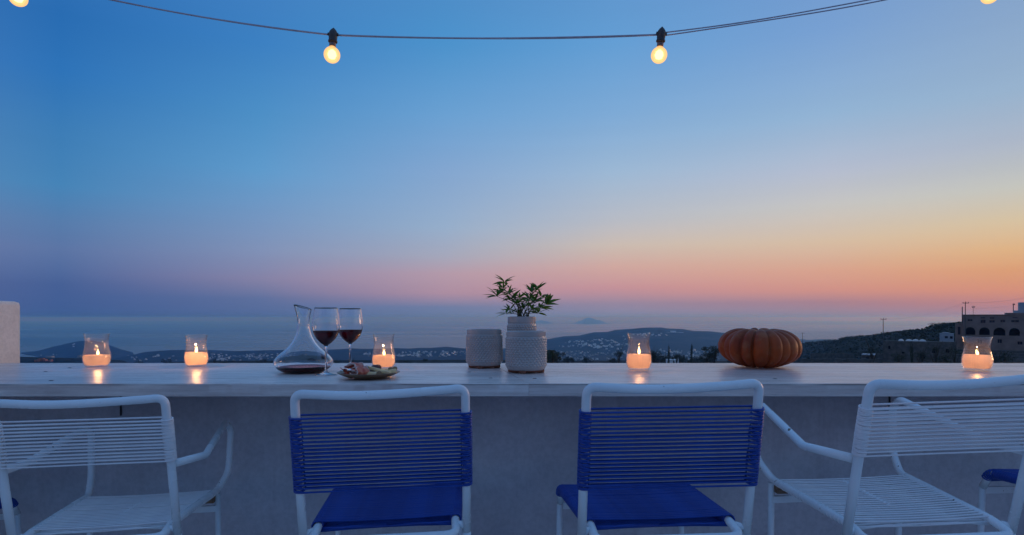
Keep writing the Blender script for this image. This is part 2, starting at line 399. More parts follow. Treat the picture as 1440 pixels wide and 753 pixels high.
def pumpkin_mat():
    m, N, L, out = mat('pumpkin_skin')
    p = N.new('ShaderNodeBsdfPrincipled'); L.new(p.outputs[0], out.inputs[0])
    t = N.new('ShaderNodeTexCoord')
    n = N.new('ShaderNodeTexNoise'); n.inputs['Scale'].default_value = 9; n.inputs['Detail'].default_value = 6; L.new(t.outputs['Object'], n.inputs['Vector'])
    r = N.new('ShaderNodeValToRGB'); L.new(n.outputs[0], r.inputs[0]); e = r.color_ramp.elements
    e[0].position = .3; e[0].color = (.21, .026, .003, 1); e[1].position = .7; e[1].color = (.40, .064, .008, 1)
    n2 = N.new('ShaderNodeTexNoise'); n2.inputs['Scale'].default_value = 24; n2.inputs['Detail'].default_value = 4; L.new(t.outputs['Object'], n2.inputs['Vector'])
    r2 = N.new('ShaderNodeValToRGB'); L.new(n2.outputs[0], r2.inputs[0]); e = r2.color_ramp.elements
    e[0].position = .52; e[0].color = (0, 0, 0, 1); e[1].position = .68; e[1].color = (.42, .42, .42, 1)
    mx = N.new('ShaderNodeMix'); mx.data_type = 'RGBA'; L.new(r2.outputs[0], mx.inputs[0]); L.new(r.outputs[0], mx.inputs[6]); mx.inputs[7].default_value = (.38, .13, .05, 1)
    L.new(mx.outputs[2], p.inputs['Base Color'])
    p.inputs['Roughness'].default_value = .5; p.inputs['Specular IOR Level'].default_value = .3
    b = N.new('ShaderNodeBump'); b.inputs['Strength'].default_value = .25; b.inputs['Distance'].default_value = .004
    L.new(n2.outputs[0], b.inputs['Height']); L.new(b.outputs[0], p.inputs['Normal'])
    return m
M['pumpkin'] = pumpkin_mat()

# landscape
def terrain_mat():
    m, N, L, out = mat('dry_island_ground')
    p = N.new('ShaderNodeBsdfPrincipled'); L.new(p.outputs[0], out.inputs[0]); p.inputs['Roughness'].default_value = .95
    p.inputs['Specular IOR Level'].default_value = .1
    g = N.new('ShaderNodeNewGeometry')
    mp = N.new('ShaderNodeMapping'); L.new(g.outputs['Position'], mp.inputs[0]); mp.inputs['Rotation'].default_value = (0, 0, .4)
    v = N.new('ShaderNodeTexVoronoi'); v.inputs['Scale'].default_value = .011; v.distance = 'MANHATTAN'; L.new(mp.outputs[0], v.inputs['Vector'])
    n = N.new('ShaderNodeTexNoise'); n.inputs['Scale'].default_value = .012; n.inputs['Detail'].default_value = 8; L.new(mp.outputs[0], n.inputs['Vector'])
    sep = N.new('ShaderNodeSeparateColor'); L.new(v.outputs['Color'], sep.inputs[0])
    r1 = N.new('ShaderNodeValToRGB'); L.new(sep.outputs[0], r1.inputs[0])
    e = r1.color_ramp.elements; e[0].position = 0; e[0].color = (.014, .024, .022, 1); e[1].position = 1; e[1].color = (.075, .07, .06, 1)
    k = r1.color_ramp.elements.new(.72); k.color = (.022, .030, .026, 1)
    r2 = N.new('ShaderNodeValToRGB'); L.new(n.outputs[0], r2.inputs[0])
    e = r2.color_ramp.elements; e[0].position = .42; e[0].color = (.010, .018, .018, 1); e[1].position = .66; e[1].color = (.045, .042, .04, 1)
    mx = N.new('ShaderNodeMix'); mx.data_type = 'RGBA'; mx.inputs[0].default_value = .55; L.new(r1.outputs[0], mx.inputs[6]); L.new(r2.outputs[0], mx.inputs[7])
    L.new(mx.outputs[2], p.inputs['Base Color']); return m
M['terrain'] = terrain_mat()
def sea_mat():
    m, N, L, out = mat('sea_water')
    p = N.new('ShaderNodeBsdfPrincipled'); L.new(p.outputs[0], out.inputs[0])
    p.inputs['Base Color'].default_value = (.006, .018, .045, 1); p.inputs['IOR'].default_value = 1.33
    g = N.new('ShaderNodeNewGeometry')
    mp = N.new('ShaderNodeMapping'); L.new(g.outputs['Position'], mp.inputs[0]); mp.inputs['Scale'].default_value = (.00010, .0005, 1)
    n = N.new('ShaderNodeTexNoise'); n.inputs['Scale'].default_value = 1; n.inputs['Detail'].default_value = 5; L.new(mp.outputs[0], n.inputs['Vector'])
    r = N.new('ShaderNodeMapRange'); L.new(n.outputs[0], r.inputs[0]); r.inputs[1].default_value = .3; r.inputs[2].default_value = .7
    r.inputs[3].default_value = .20; r.inputs[4].default_value = .40; L.new(r.outputs[0], p.inputs['Roughness'])
    return m
M['sea'] = sea_mat()
M['island'] = pbr('island_rock', (.07, .065, .05), (.11, .10, .08), .95, .002, coords='Object')
M['house_white'] = pbr('lime_house', (.55, .55, .55), (.80, .80, .78), .8, .2)
M['house_dim'] = pbr('weathered_lime', (.22, .22, .23), (.50, .50, .49), .85, .02)
M['house_ochre'] = pbr('red_house', (.34, .13, .09), (.42, .18, .12), .85, .2)
M['house_dark'] = pbr('dark_opening', (.010, .010, .016), None, .95, spec=0)
M['hotel'] = pbr('pink_grey_render', (.19, .135, .115), (.25, .18, .155), .9, .6, bump=.3, bscale=8, bdist=.05)
M['stone'] = pbr('dry_stone', (.075, .07, .065), (.13, .12, .11), .95, 1.2, bump=.6, bscale=4, bdist=.12)
M['blue_white'] = pbr('blue_white_house', (.26, .32, .38), (.34, .38, .42), .7, .5)
M['bark'] = pbr('bark', (.04, .03, .022), (.07, .055, .04), .9, 3)
M['crown'] = pbr('tree_foliage', (.016, .024, .012), (.035, .045, .018), .8, .6)
M['pole_wood'] = pbr('pole_wood', (.06, .05, .045), (.09, .075, .065), .9, 2)
M['window'] = pbr('dark_window_glass', (.012, .018, .035), None, .12)
M['car_roof'] = pbr('pale_vault', (.55, .53, .52), (.62, .60, .58), .6, 1)

# ------------------------------------------------------------------ the land
def P(px, py, D): return Vector(((px - CX) / F * D, D, EYE - (py - CY) / F * D))
RIDGES = [  # crest as (px, py) seen from the terrace, distance, falloff towards the viewer, falloff behind
    dict(c=[(640, 500), (700, 493), (745, 482), (768, 477.6), (793, 473), (815, 471.8), (835, 467.2), (855, 466.5), (865, 464), (890, 462.5), (905, 461), (930, 460.6), (938, 462), (960, 462.6), (975, 465.5), (1000, 466.3), (1015, 468), (1060, 471), (1100, 475), (1125, 479), (1180, 486), (1250, 498)], D=4300, f=1350, b=700, n=1),
    dict(c=[(1040, 486), (1090, 478), (1125, 476.6), (1150, 476.8), (1170, 477.6), (1182, 479.5), (1240, 484)], D=6000, f=350, b=350, n=.5),
    dict(c=[(-60, 500), (30, 496.5), (50, 494.5), (64, 491), (80, 486.5), (95, 483), (112, 480), (126, 478.8), (140, 481), (156, 486.5), (172, 492.5), (195, 497), (230, 500)], D=4300, f=1000, b=600, n=1),
    dict(c=[(150, 500), (190, 497), (215, 494.5), (240, 493), (262, 492.6), (300, 493), (330, 494.6), (350, 494), (390, 493), (430, 493), (470, 492.3), (495, 490.6), (515, 491.6), (540, 491), (556, 490), (575, 491), (590, 489.7), (605, 489.8), (628, 488.2), (645, 490), (665, 492), (720, 496), (760, 500)], D=3300, f=750, b=500, n=1),
    dict(c=[(-300, 498), (-50, 501), (30, 502.5), (60, 503.5), (110, 504.5), (150, 506.5), (190, 509), (230, 514)], D=950, f=300, b=300, n=.4),
    dict(c=[(180, 513), (260, 509.5), (330, 508.5), (400, 508.2), (520, 507.6), (660, 507.2), (780, 508.5), (900, 508), (1000, 508.5), (1100, 508), (1180, 511), (1300, 518)], D=520, f=200, b=160, n=.6),
]
HILL = [(1060, 505, 1100), (1100, 492, 1000), (1125, 484.5, 900), (1150, 482.2, 800), (1178, 480, 640), (1184, 476.6, 600), (1205, 474.4, 540), (1230, 472.2, 480), (1245, 470.2, 440), (1270, 466.8, 380), (1297, 464.3, 330), (1309, 459.6, 310), (1325, 457, 290), (1346, 455, 270), (1400, 452, 250), (1480, 446, 240), (1700, 430, 230), (2300, 420, 230)]
def sm(t): t = np.clip(t, 0, 1); return t * t * (3 - 2 * t)
_rng = np.random.RandomState(5)
_waves = [(_rng.uniform(-1, 1, 2), _rng.uniform(0, 6.28)) for _ in range(40)]
def fbm(x, y, wl, octs=4):
    z = np.zeros_like(x); amp = 1.0; k = 0
    for o in range(octs):
        for j in range(5):
            dv, ph = _waves[k % 40]; k += 1
            nrm = math.hypot(*dv); z += amp * np.sin((x * dv[0] + y * dv[1]) / nrm * 2 * math.pi / (wl / 2 ** o) * (0.8 + .08 * j) + ph) / 5
        amp *= .55
    return z
def ground_z(x, y):
    x = np.asarray(x, float); y = np.asarray(y, float)
    D = np.hypot(x, y)
    base = np.interp(D, [0, 12, 40, 100, 300, 900, 1500, 2200, 2600, 3000, 3600, 4500, 5200, 7000, 60000],
                     [-3.2, -3.4, -5, -10.5, -30, -88, -132, -160, -173, -186, -206, -256, -275, -300, -400])
    yy = np.maximum(y, 1.0); front = y > 5
    u = np.clip(CX + F * x / yy, -3000, 4000)
    z = base + fbm(x, y, 260, 4) * np.interp(D, [0, 200, 1500, 3500], [0, .8, 3.2, 5])
    for r in RIDGES:
        pu = [c[0] for c in r['c']]; pz = [EYE - (c[1] - CY) / F * r['D'] for c in r['c']]
        cz = np.interp(u, pu, pz); inside = sm((u - pu[0]) / 60) * sm((pu[-1] - u) / 60)
        t = (y - r['D']); wgt = np.where(t < 0, sm(1 + t / r['f']), sm(1 - t / r['b']))
        cz = cz + fbm(x + 77, y - 31, 420, 4) * r['n'] * np.abs(t) / 60.0 * .35
        w = wgt * inside * front
        z = np.maximum(z, z * (1 - w) + cz * w)
    pu = [h[0] for h in HILL]; Dc = np.interp(u, pu, [h[2] for h in HILL])
    cz = EYE - (np.interp(u, pu, [h[1] for h in HILL]) - CY) / F * Dc
    t = (y - Dc) / Dc; wgt = np.where(t < 0, sm(1 + t / .72), sm(1 - t / .5))
    w = wgt * sm((u - 1060) / 60) * (y > 15) * sm((y - 15) / 60)
    z = np.maximum(z, z * (1 - w) + (cz + fbm(x, y, 60, 3) * .35 * np.minimum(1, np.abs(t) * 8)) * w)
    return z
def gz(x, y): return float(ground_z(np.array([x]), np.array([y]))[0])
def land_at(px, py, dmin=60, dmax=7000):
    """where the line of sight through a photograph point meets the ground"""
    D = np.exp(np.linspace(math.log(dmin), math.log(dmax), 1500))
    x = (px - CX) / F * D; z = EYE - (py - CY) / F * D
    g = ground_z(x, D); hit = np.nonzero(g >= z)[0]
    if len(hit) == 0: return None
    i = hit[0]; return Vector((x[i], D[i], g[i]))
az_f = np.radians(np.arange(-58, 58.01, .14)); az_c1 = np.radians(np.arange(60, 300, 4))
azs = np.concatenate([az_f, az_c1]); nA = len(azs)
rs = np.concatenate([[3.5, 8, 14, 24, 36], np.exp(np.linspace(math.log(50), math.log(8200), 190))]); nR = len(rs)
A, RR = np.meshgrid(azs, rs); gx = RR * np.sin(A); gy = RR * np.cos(A); gzv = ground_z(gx, gy)
co = np.stack([gx, gy, gzv], -1).reshape(-1, 3)
ii = np.arange((nR - 1))[:, None] * nA + np.arange(nA)[None, :]; jj = np.arange((nR - 1))[:, None] * nA + ((np.arange(nA) + 1) % nA)[None, :]
quads = np.stack([ii, jj, jj + nA, ii + nA], -1).reshape(-1, 4)
me = bpy.data.meshes.new('ground')
me.vertices.add(len(co)); me.vertices.foreach_set('co', co.ravel().astype(np.float32))
me.loops.add(quads.size); me.loops.foreach_set('vertex_index', quads.ravel().astype(np.int32))
me.polygons.add(len(quads)); me.polygons.foreach_set('loop_start', (np.arange(len(quads)) * 4).astype(np.int32))
me.polygons.foreach_set('use_smooth', [True] * len(quads)); me.update(calc_edges=True); me.validate()
me.flip_normals() if me.polygons[10].normal.z < 0 else None
me.materials.append(M['terrain'])
tag(link('ground', me), kind='structure')
m_ = MB(); m_.lathe([(0, 0), (2000, 0), (6000, 0), (20000, 0), (56000, 0)], 180)
tag(m_.build('sea', M['sea'], loc=(0, 0, -250)), kind='structure')

def island(name, crest, D, depth):
    v = []; n = len(crest); rows = [(-1, 0), (-.6, .45), (-.25, .85), (0, 1), (.3, .8), (.65, .4), (1, 0)]
    for t, k in rows:
        for i, (px, py) in enumerate(crest):
            p = P(px, py, D); h = (p.z + 250) * k * (1 + .10 * math.sin(i * 2.1 + t * 7)) if abs(t) > .01 else (p.z + 250)
            edge = min(i, n - 1 - i) / (n / 2)
            v.append((p.x + t * 300 * math.sin(i * 1.7), D + t * depth * (.35 + .65 * edge ** .5), -252 + h + (2 if k else 0)))
    f = [(r * n + i, r * n + i + 1, (r + 1) * n + i + 1, (r + 1) * n + i) for r in range(len(rows) - 1) for i in range(n - 1)]
    m_ = MB(); m_.add(v, f); o = m_.build(name, M['island']); return tag(o, kind='structure')
# sea surface at distance D is 250*850/D px below eye level: islands' shores at y=455.6 -> D = 24.7 km
island('island', [(799, 455.7), (806, 455.0), (813, 454.2), (818, 451), (823, 448.2), (827, 446.8), (832, 447.6), (838, 450), (844, 450.6), (849, 453), (854, 455.6)], 24700, 900)
island('island', [(744, 455.6), (750, 454), (756, 451.6), (761, 450.8), (768, 451.8), (773, 453.8), (777, 455.5)], 25600, 800)

# ------------------------------------------------------------------ villages: cubic white houses
def wall_grid(mb, w, d, h, z0=0, ox=0, oy=0, m=0):
    mb.box(ox - w / 2, ox + w / 2, oy - d / 2, oy + d / 2, z0, z0 + h, m)
def house_mesh(k, white):
    r = random.Random(k); mb = MB(); w, d, h = r.uniform(7, 11), r.uniform(6, 8), r.uniform(3, 4.4)
    wall_grid(mb, w, d, h + 3, -3)
    w2 = w * r.uniform(.4, .65); ox = r.choice((-1, 1)) * (w - w2) / 2
    wall_grid(mb, w2, d * .8, r.uniform(2, 3), h, ox, .4)
    for i in range(r.choice((2, 3))):
        x = -w / 2 + w * (i + .5) / 3
        mb.box(x - .5, x + .5, -d / 2 - .06, -d / 2 + .1, .9 + (0 if i != 1 else -.9), 2.3, 1)
    mb.box(ox - .5, ox + .5, -d * .4 + .4 - .06, -d * .4 + .5, h + .9, h + 2, 1)
    if k == 5: mb.box(.6, 1.3, -d / 2 - .08, -d / 2 + .1, 1.0, 1.9, 2)
    if k % 3 == 0:   # barrel vault
        n = 8; vv = []; hw = w2 / 2 + .3; x0 = -ox * .9
        for yy in (-d / 2, d / 2):
            for j in range(n + 1):
                a = math.pi * j / n; vv.append((x0 + hw * .8 * math.cos(a), yy, h + hw * .5 * math.sin(a)))
        mb.add(vv, [(j, j + 1, n + 2 + j, n + 1 + j) for j in range(n)] + [tuple(range(n + 1)), tuple(range(n + 1, 2 * n + 2))[::-1]])
    return mb.mesh('house', [white, M['house_dark'], M['lamp_lit']], smooth=False)
HM = [house_mesh(k, M['house_white']) for k in (0, 1, 2, 3, 4, 0, 1, 2, 3, 4, 5)]
HR = [house_mesh(k + 10, M['house_ochre']) for k in range(2)]
def scatter(n, box, label, group, smin=.8, smax=1.2, meshes=HM, seed=1, band=None, cat='house', dmin=1000):
    r = random.Random(seed); made = 0; tries = 0; nc = max(2, n // 6); cc = [(r.uniform(box[0], box[2]), r.uniform(box[1], box[3])) for _ in range(nc)]; W, H = box[2] - box[0], box[3] - box[1]
    while made < n and tries < n * 6:
        tries += 1
        c0 = r.choice(cc); px, py = r.gauss(c0[0], W / 11), r.gauss(c0[1], H / 9)
        if not (box[0] <= px <= box[2] and box[1] - 1 <= py <= box[3] + 1): continue
        p = land_at(px, py, dmin)
        if p is None or p.y > 5500 or p.z < -248: continue
        o = link('house', r.choice(meshes), None, p - Vector((0, 0, .3)), (0, 0, r.uniform(-.6, .6)))
        s = r.uniform(smin, smax); o.scale = (s, s, s); tag(o, label, cat, group); made += 1
scatter(62, (790, 478, 885, 491), 'tiny white house in the village on the blue hillside', 'white houses of the hillside village', 1, 1.6, seed=3)
scatter(22, (870, 470, 1005, 480), 'tiny white house high up near the crest of the hill', 'white houses near the hill crest', .9, 1.4, seed=4)
scatter(95, (772, 493, 1010, 507), 'small white house in the town at the foot of the hill', 'white houses of the town on the plain', .7, 1.25, seed=5)
scatter(60, (505, 494, 665, 503), 'small white house of the village on the plain behind the jars', 'white houses on the central plain', .7, 1.2, seed=6)
scatter(34, (290, 498, 400, 507), 'small white house on the dark plain left of the decanter', 'white houses on the left plain', .6, 1.1, seed=8)
scatter(8, (190, 498, 260, 507), 'lone white farmhouse on the dark plain between the first two candles', 'farmhouses on the far left plain', .8, 1.2, seed=9)
scatter(3, (95, 484, 110, 490), 'tiny white house on the flank of the pointed hill', 'houses on the pointed hill', .8, 1.1, seed=10)
# the rest of the houses, too many and too small to count: one mass
mb = MB(); r_ = random.Random(77)
for (x0, y0, x1, y1, n) in [(768, 494, 1012, 508, 330), (785, 478, 890, 491, 60), (500, 495, 668, 503, 120), (285, 498, 410, 508, 110), (40, 499, 280, 508, 40), (1015, 492, 1060, 506, 30)]:
    for i in range(n):
        px, py = r_.uniform(x0, x1), r_.uniform(y0, y1)
        if math.sin(px * .11) + math.sin(px * .043 + py) < r_.uniform(-1.6, .9): continue
        p = land_at(px, py, 1000)
        if p is None or p.y > 5500 or p.z < -248: continue
        w, d, h = r_.uniform(4, 10), r_.uniform(4, 8), r_.uniform(2.4, 5.5); mb.box(p.x - w / 2, p.x + w / 2, p.y - d / 2, p.y + d / 2, p.z - 3, p.z + h)
        if r_.random() < .5: mb.box(p.x - w / 2, p.x, p.y - d / 3, p.y + d / 3, p.z + h, p.z + h + 2.4)
tag(mb.build('far_houses', M['house_dim'], None, False), 'dense mass of tiny pale houses across the plain and hill foot', 'houses', kind='stuff')
def crest_block():
    o = thing('hilltop_building', 'long pale building just under the crest of the blue hill', 'building', P(945, 468.5, 4000), (0, 0, .1))
    mb = MB(); mb.box(-60, -5, -8, 8, -12, 5); mb.box(-8, 25, -9, 9, -12, 14); mb.box(20, 75, -8, 8, -12, 4)
    mb.build('wall', M['house_white'], o, False); return o
crest_block()
# lit houses near the middle of the plain, with their lamps
for k, (px, py, lab) in enumerate([(628.5, 498.5, 'white house with an amber lamp lit by its door on the central plain'), (622.5, 500, 'low house with a weak amber lamp left of the brightest lit house'), (637, 498, 'white house with a pale lamp right of the brightest lit house'), (941, 495, 'town house with a small warm lamp under the hill')]):
    p = land_at(px, py); o = thing('lit_house', lab, 'house', p, (0, 0, .2 * k))
    link('wall', HM[k], o)
    mb = MB(); mb.lathe([(0, -.7), (.5, -.4), (.7, 0), (.5, .4), (0, .7)], 8); mb.build('lamp', M['lamp_lit'], o, loc=(1.5, -6, 3.4))
for k, (px, py, s, lab) in enumerate([(53, 508.5, .75, 'red-brown farmhouse nearest the pale garden wall'), (62, 508, .8, 'larger red-brown farmhouse below the pointed hill'), (71, 508.5, .55, 'small red-brown outbuilding right of the red farmhouses')]):
    p = land_at(px, py, 200)
    o = thing('farmhouse', lab, 'house', p, (0, 0, .3 - .2 * k)); c = link('wall', HR[k % 2], o); c.scale = (s, s, s * .8)
# low field walls on the near left slope
for k, (x0, x1, y) in enumerate([(80, 100, 507), (104, 116, 506.3), (157, 184, 506.8)]):
    a_, b_ = land_at(x0, y, 200), land_at(x1, y + .3, 200)
    mb = MB(); n = 6
    for i in range(n):
        p, q = a_.lerp(b_, i / n), a_.lerp(b_, (i + 1) / n); z = max(gz(p.x, p.y), gz(q.x, q.y))
        mb.box(p.x, q.x + .02, min(p.y, q.y) - .3, min(p.y, q.y) + .3 + .01 * i, z - 2, z + 1.0 + .1 * math.sin(i * 3))
    tag(mb.build('field_wall', M['stone'], None, False), ('pale field wall beside the red-brown farmhouses', 'short field wall left of the first candle', 'long field wall right of the first candle')[k], 'wall')

# ------------------------------------------------------------------ vegetation
def crown_mesh(kind, seed):
    r = random.Random(seed); mb = MB()
    n = {'round': 900, 'cypress': 600, 'shrub': 420}[kind]
    lumps = []
    for k in range(11):
        if kind == 'cypress': lumps.append((Vector((r.uniform(-.12, .12), r.uniform(-.12, .12), r.uniform(.1, .95))), r.uniform(.10, .2)))
        else: lumps.append((Vector((r.gauss(0, .28), r.gauss(0, .28), .55 + r.uniform(-.28, .3))), r.uniform(.16, .3)))
    for i in range(n):
        c, rad = r.choice(lumps); d_ = Vector((r.gauss(0, 1), r.gauss(0, 1), r.gauss(0, 1))).normalized()
        p = c + d_ * rad * r.uniform(.6, 1.15); s = r.uniform(.03, .065)
        t = Vector((r.gauss(0, 1), r.gauss(0, 1), r.gauss(0, 1))).normalized(); b = d_.cross(t).normalized()
        mb.add([p - t * s, p + b * s * .5, p + t * s, p - b * s * .5], [(0, 1, 2, 3)])
    return mb.mesh('crown', M['crown'], smooth=False)
def trunk_mesh():
    mb = MB(); mb.tube([(0, 0, -.3), (.01, 0, .1), (-.01, .01, .35), (.02, 0, .6)], [.05, .04, .028, .012], 7)
    for k in range(6):
        a = k * 1.05; mb.tube([(0, 0, .25 + .05 * k), (.12 * math.cos(a), .12 * math.sin(a), .42 + .05 * k), (.24 * math.cos(a), .24 * math.sin(a), .52 + .05 * k)], [.02, .012, .005], 5)
    return mb.mesh('trunk', M['bark'])
CR = {'round': [crown_mesh('round', s) for s in (1, 2, 3)], 'cypress': [crown_mesh('cypress', 4)], 'shrub': [crown_mesh('shrub', s) for s in (5, 6)]}
TRK = trunk_mesh()
def tree(px, ytop, D, wpx, kind, label, group=None, name='tree', cat='tree'):
    x = (px - CX) / F * D; z = gz(x, D); top = EYE - (ytop - CY) / F * D; h = max(1.0, top - z)
    o = thing(name, label, cat, (x, D, z), (0, 0, R.uniform(0, 6)), group)
    w = wpx / F * D
    c = link('crown', R.choice(CR[kind]), o); tr = link('trunk', TRK, o)
    k = w / (.95 if kind != 'cypress' else .5)
    if kind == 'cypress': c.scale = (k, k, h); tr.scale = (h * .5, h * .5, h * .7)
    else:
        ch = min(h, k * 1.0); c.scale = (k, k, ch); c.location = (0, 0, h - ch * .98); tr.scale = (h * .5, h * .5, (h - ch * .4) / .6)
    return o
def palm(px, ytop, D, label):
    x = (px - CX) / F * D; z = gz(x, D); top = EYE - (ytop - CY) / F * D; h = top - z
    o = thing('palm_tree', label, 'palm tree', (x, D, z))
    mb = MB(); mb.tube([(0, 0, -.3), (.05, 0, h * .4), (0, .05, h - .5)], [.55, .5, .42], 9)
    mb.build('trunk', M['bark'], o)
    mb = MB()
    for k in range(34):
        a = R.uniform(0, 6.28); up = R.uniform(-.9, .9); L_ = R.uniform(1.0, 1.6)
        pts = []
        for j in range(6):
            t = j / 5; pts.append(Vector((math.cos(a) * L_ * t, math.sin(a) * L_ * t, up * t * 1.2 - 1.3 * t * t)))
        for j in range(5):
            p, q = pts[j], pts[j + 1]; sd_ = Vector((-math.sin(a), math.cos(a), 0)) * (.22 * (1 - j / 6))
            mb.add([p - sd_ + Vector((0, 0, -.12)), p, q, q - sd_ + Vector((0, 0, -.12))], [(0, 1, 2, 3)])
            mb.add([p + sd_ + Vector((0, 0, -.12)), p, q, q + sd_ + Vector((0, 0, -.12))], [(0, 1, 2, 3)])
    c = mb.build('crown', M['crown'], o, False, loc=(0, 0, h - .6)); return o
palm(775.5, 488.5, 100, 'dark palm with a thick trunk right of the white pots')
tree(762, 491.5, 150, 13, 'round', 'dark round tree half hidden behind the tall white pot')
tree(783, 495, 260, 14, 'round', 'low dark tree right of the thick palm')
tree(1005, 487, 140, 20, 'round', 'tall dark round tree just left of the pumpkin')
tree(994, 496, 150, 13, 'round', 'smaller dark tree left of the tall round tree by the pumpkin')
tree(919, 493.5, 180, 15, 'round', 'dark bushy tree just right of the fourth candle')
tree(1033, 498, 150, 16, 'round', 'low dark tree behind the left side of the pumpkin')
tree(940.5, 487, 220, 3.4, 'cypress', 'thin dark cypress right of the fourth candle')
tree(972.5, 486, 240, 3.2, 'cypress', 'thin dark cypress midway between fourth candle and pumpkin')
tree(951, 497.5, 200, 10, 'round', 'dark tree between the two thin cypresses')
tree(871, 494, 230, 10, 'round', 'dark tree just left of the fourth candle')
for k in range(34):
    px = 930 + k * 6 * R.uniform(.9, 1.1) if k < 12 else R.uniform(760, 1130)
    tree(px, R.uniform(500, 505), R.uniform(300, 480), R.uniform(7, 15), 'round', 'low dark tree in the belt behind the counter, right of the pots', 'dark trees in the belt below the town')
for k in range(30):
    tree(R.uniform(190, 700), R.uniform(504.5, 508), R.uniform(350, 520), R.uniform(5, 11), 'shrub', 'low dark bush on the near rise left of the pots', 'dark bushes on the near rise', 'bush', 'bush')
for k in range(46):
    px = R.uniform(1130, 1345); Dc = np.interp(px, [h[0] for h in HILL], [h[2] for h in HILL]); yc = np.interp(px, [h[0] for h in HILL], [h[1] for h in HILL])
    D = Dc * R.uniform(.7, 1.0); x = (px - CX) / F * D; h = R.uniform(1.2, 2.6) * (1 if px > 1200 else 1.6); z = gz(x, D)
    yt = CY + (EYE - z - h) / D * F
    tree(px, yt, D, R.uniform(5, 12), 'shrub', 'dark bush on the slope right of the pumpkin', 'dark bushes on the right slope', 'bush', 'bush')
for (px, yt, D, w, lab) in [(1226, 489, 120, 12, 'dark tree left of the long stone building'), (1282, 484, 118, 4.5, 'narrow dark shrub against the middle of the long stone building'), (1296, 494, 105, 16, 'rounded dark shrub before the right end of the stone building'), (1264, 497, 105, 16, 'dark shrub before the left half of the stone building'), (1316, 487, 115, 12, 'dark tree under the blue-white cottage'), (1343, 488, 112, 16, 'dark tree left of the arcaded building, behind the last candle'), (1410, 495, 105, 26, 'dark bush right of the last candle'), (1328, 498, 100, 22, 'wide dark bush left of the last candle')]:
    tree(px, yt, D, w, 'shrub' if w != 4.5 else 'cypress', lab, None, 'shrub', 'shrub')
# scrub: dense ground cover over the right slope, one mass
mb = MB(); rr = random.Random(21)
for i in range(5200):
    px = rr.uniform(1110, 1450); Dc = float(np.interp(px, [h[0] for h in HILL], [h[2] for h in HILL])); D = Dc * rr.uniform(.45, 1.02)
    x = (px - CX) / F * D; z = gz(x, D); s = rr.uniform(.25, .9) * D / 400 + .15
    for q in range(3):
        a = rr.uniform(0, 6.28); o_ = Vector((rr.uniform(-s, s), rr.uniform(-s, s), rr.uniform(0, s)))
        t = Vector((math.cos(a), math.sin(a), rr.uniform(-.4, .6))) * s; b = Vector((-math.sin(a) * .4, math.cos(a) * .4, .8)) * s * .6
        p = Vector((x, D, z)) + o_; mb.add([p - t, p + b, p + t, p - b], [(0, 1, 2, 3)])
tag(mb.build('scrub', M['crown'], None, False), 'dense dark scrub covering the slope right of the pumpkin', 'scrub', kind='stuff')

# ------------------------------------------------------------------ buildings on the right
def facade(mb, x0, x1, z0, z1, yf, depth, opens, m=0):
    """front wall with real openings; opens = (xa, xb, za, zb, arched)"""
    xs = {x0, x1}
    for xa, xb, za, zb, ar in opens:
        n = 12 if ar else 1
        for i in range(n + 1): xs.add(xa + (xb - xa) * i / n)
    xs = sorted(xs)
    def top(o, x):
        xa, xb, za, zb, ar = o
        if not ar: return zb
        r = (xb - xa) / 2; c = (xa + xb) / 2; return zb - r + math.sqrt(max(0, r * r - (x - c) ** 2))
    for a_, b_ in zip(xs[:-1], xs[1:]):
        mid = (a_ + b_) / 2; cur = sorted([o for o in opens if o[0] < mid < o[1]], key=lambda o: o[2])
        lo_a = lo_b = z0
        for o in cur:
            mb.add([(a_, yf, lo_a), (b_, yf, lo_b), (b_, yf, o[2]), (a_, yf, o[2])], [(0, 1, 2, 3)], m)
            ta, tb = top(o, a_), top(o, b_)
            mb.add([(a_, yf, ta), (b_, yf, tb), (b_, yf + depth, tb), (a_, yf + depth, ta)], [(0, 1, 2, 3)], m)
            mb.add([(a_, yf, o[2]), (b_, yf, o[2]), (b_, yf + depth, o[2]), (a_, yf + depth, o[2])], [(0, 1, 2, 3)], m)
            lo_a, lo_b = ta, tb
        mb.add([(a_, yf, lo_a), (b_, yf, lo_b), (b_, yf, z1), (a_, yf, z1)], [(0, 1, 2, 3)], m)
    for o in opens:
        for x in (o[0], o[1]):
            t = top(o, x); mb.add([(x, yf, o[2]), (x, yf + depth, o[2]), (x, yf + depth, t), (x, yf, t)], [(0, 1, 2, 3)], m)
HD = 150.0; k_ = HD / F
def along(px, x0, y0, th):
    k = (px - CX) / F; return (k * y0 - x0) / (math.cos(th) + k * math.sin(th))
TH = math.radians(36)
def hx(px): return along(px, (1354 - CX) * k_, HD, TH)
def hz(py): return (CY - py) * k_ + EYE
hotel = thing('arcaded_building', 'large pinkish building with a row of four arches at the right edge', 'building', ((1354 - CX) * k_, HD, 0), (0, 0, -TH))
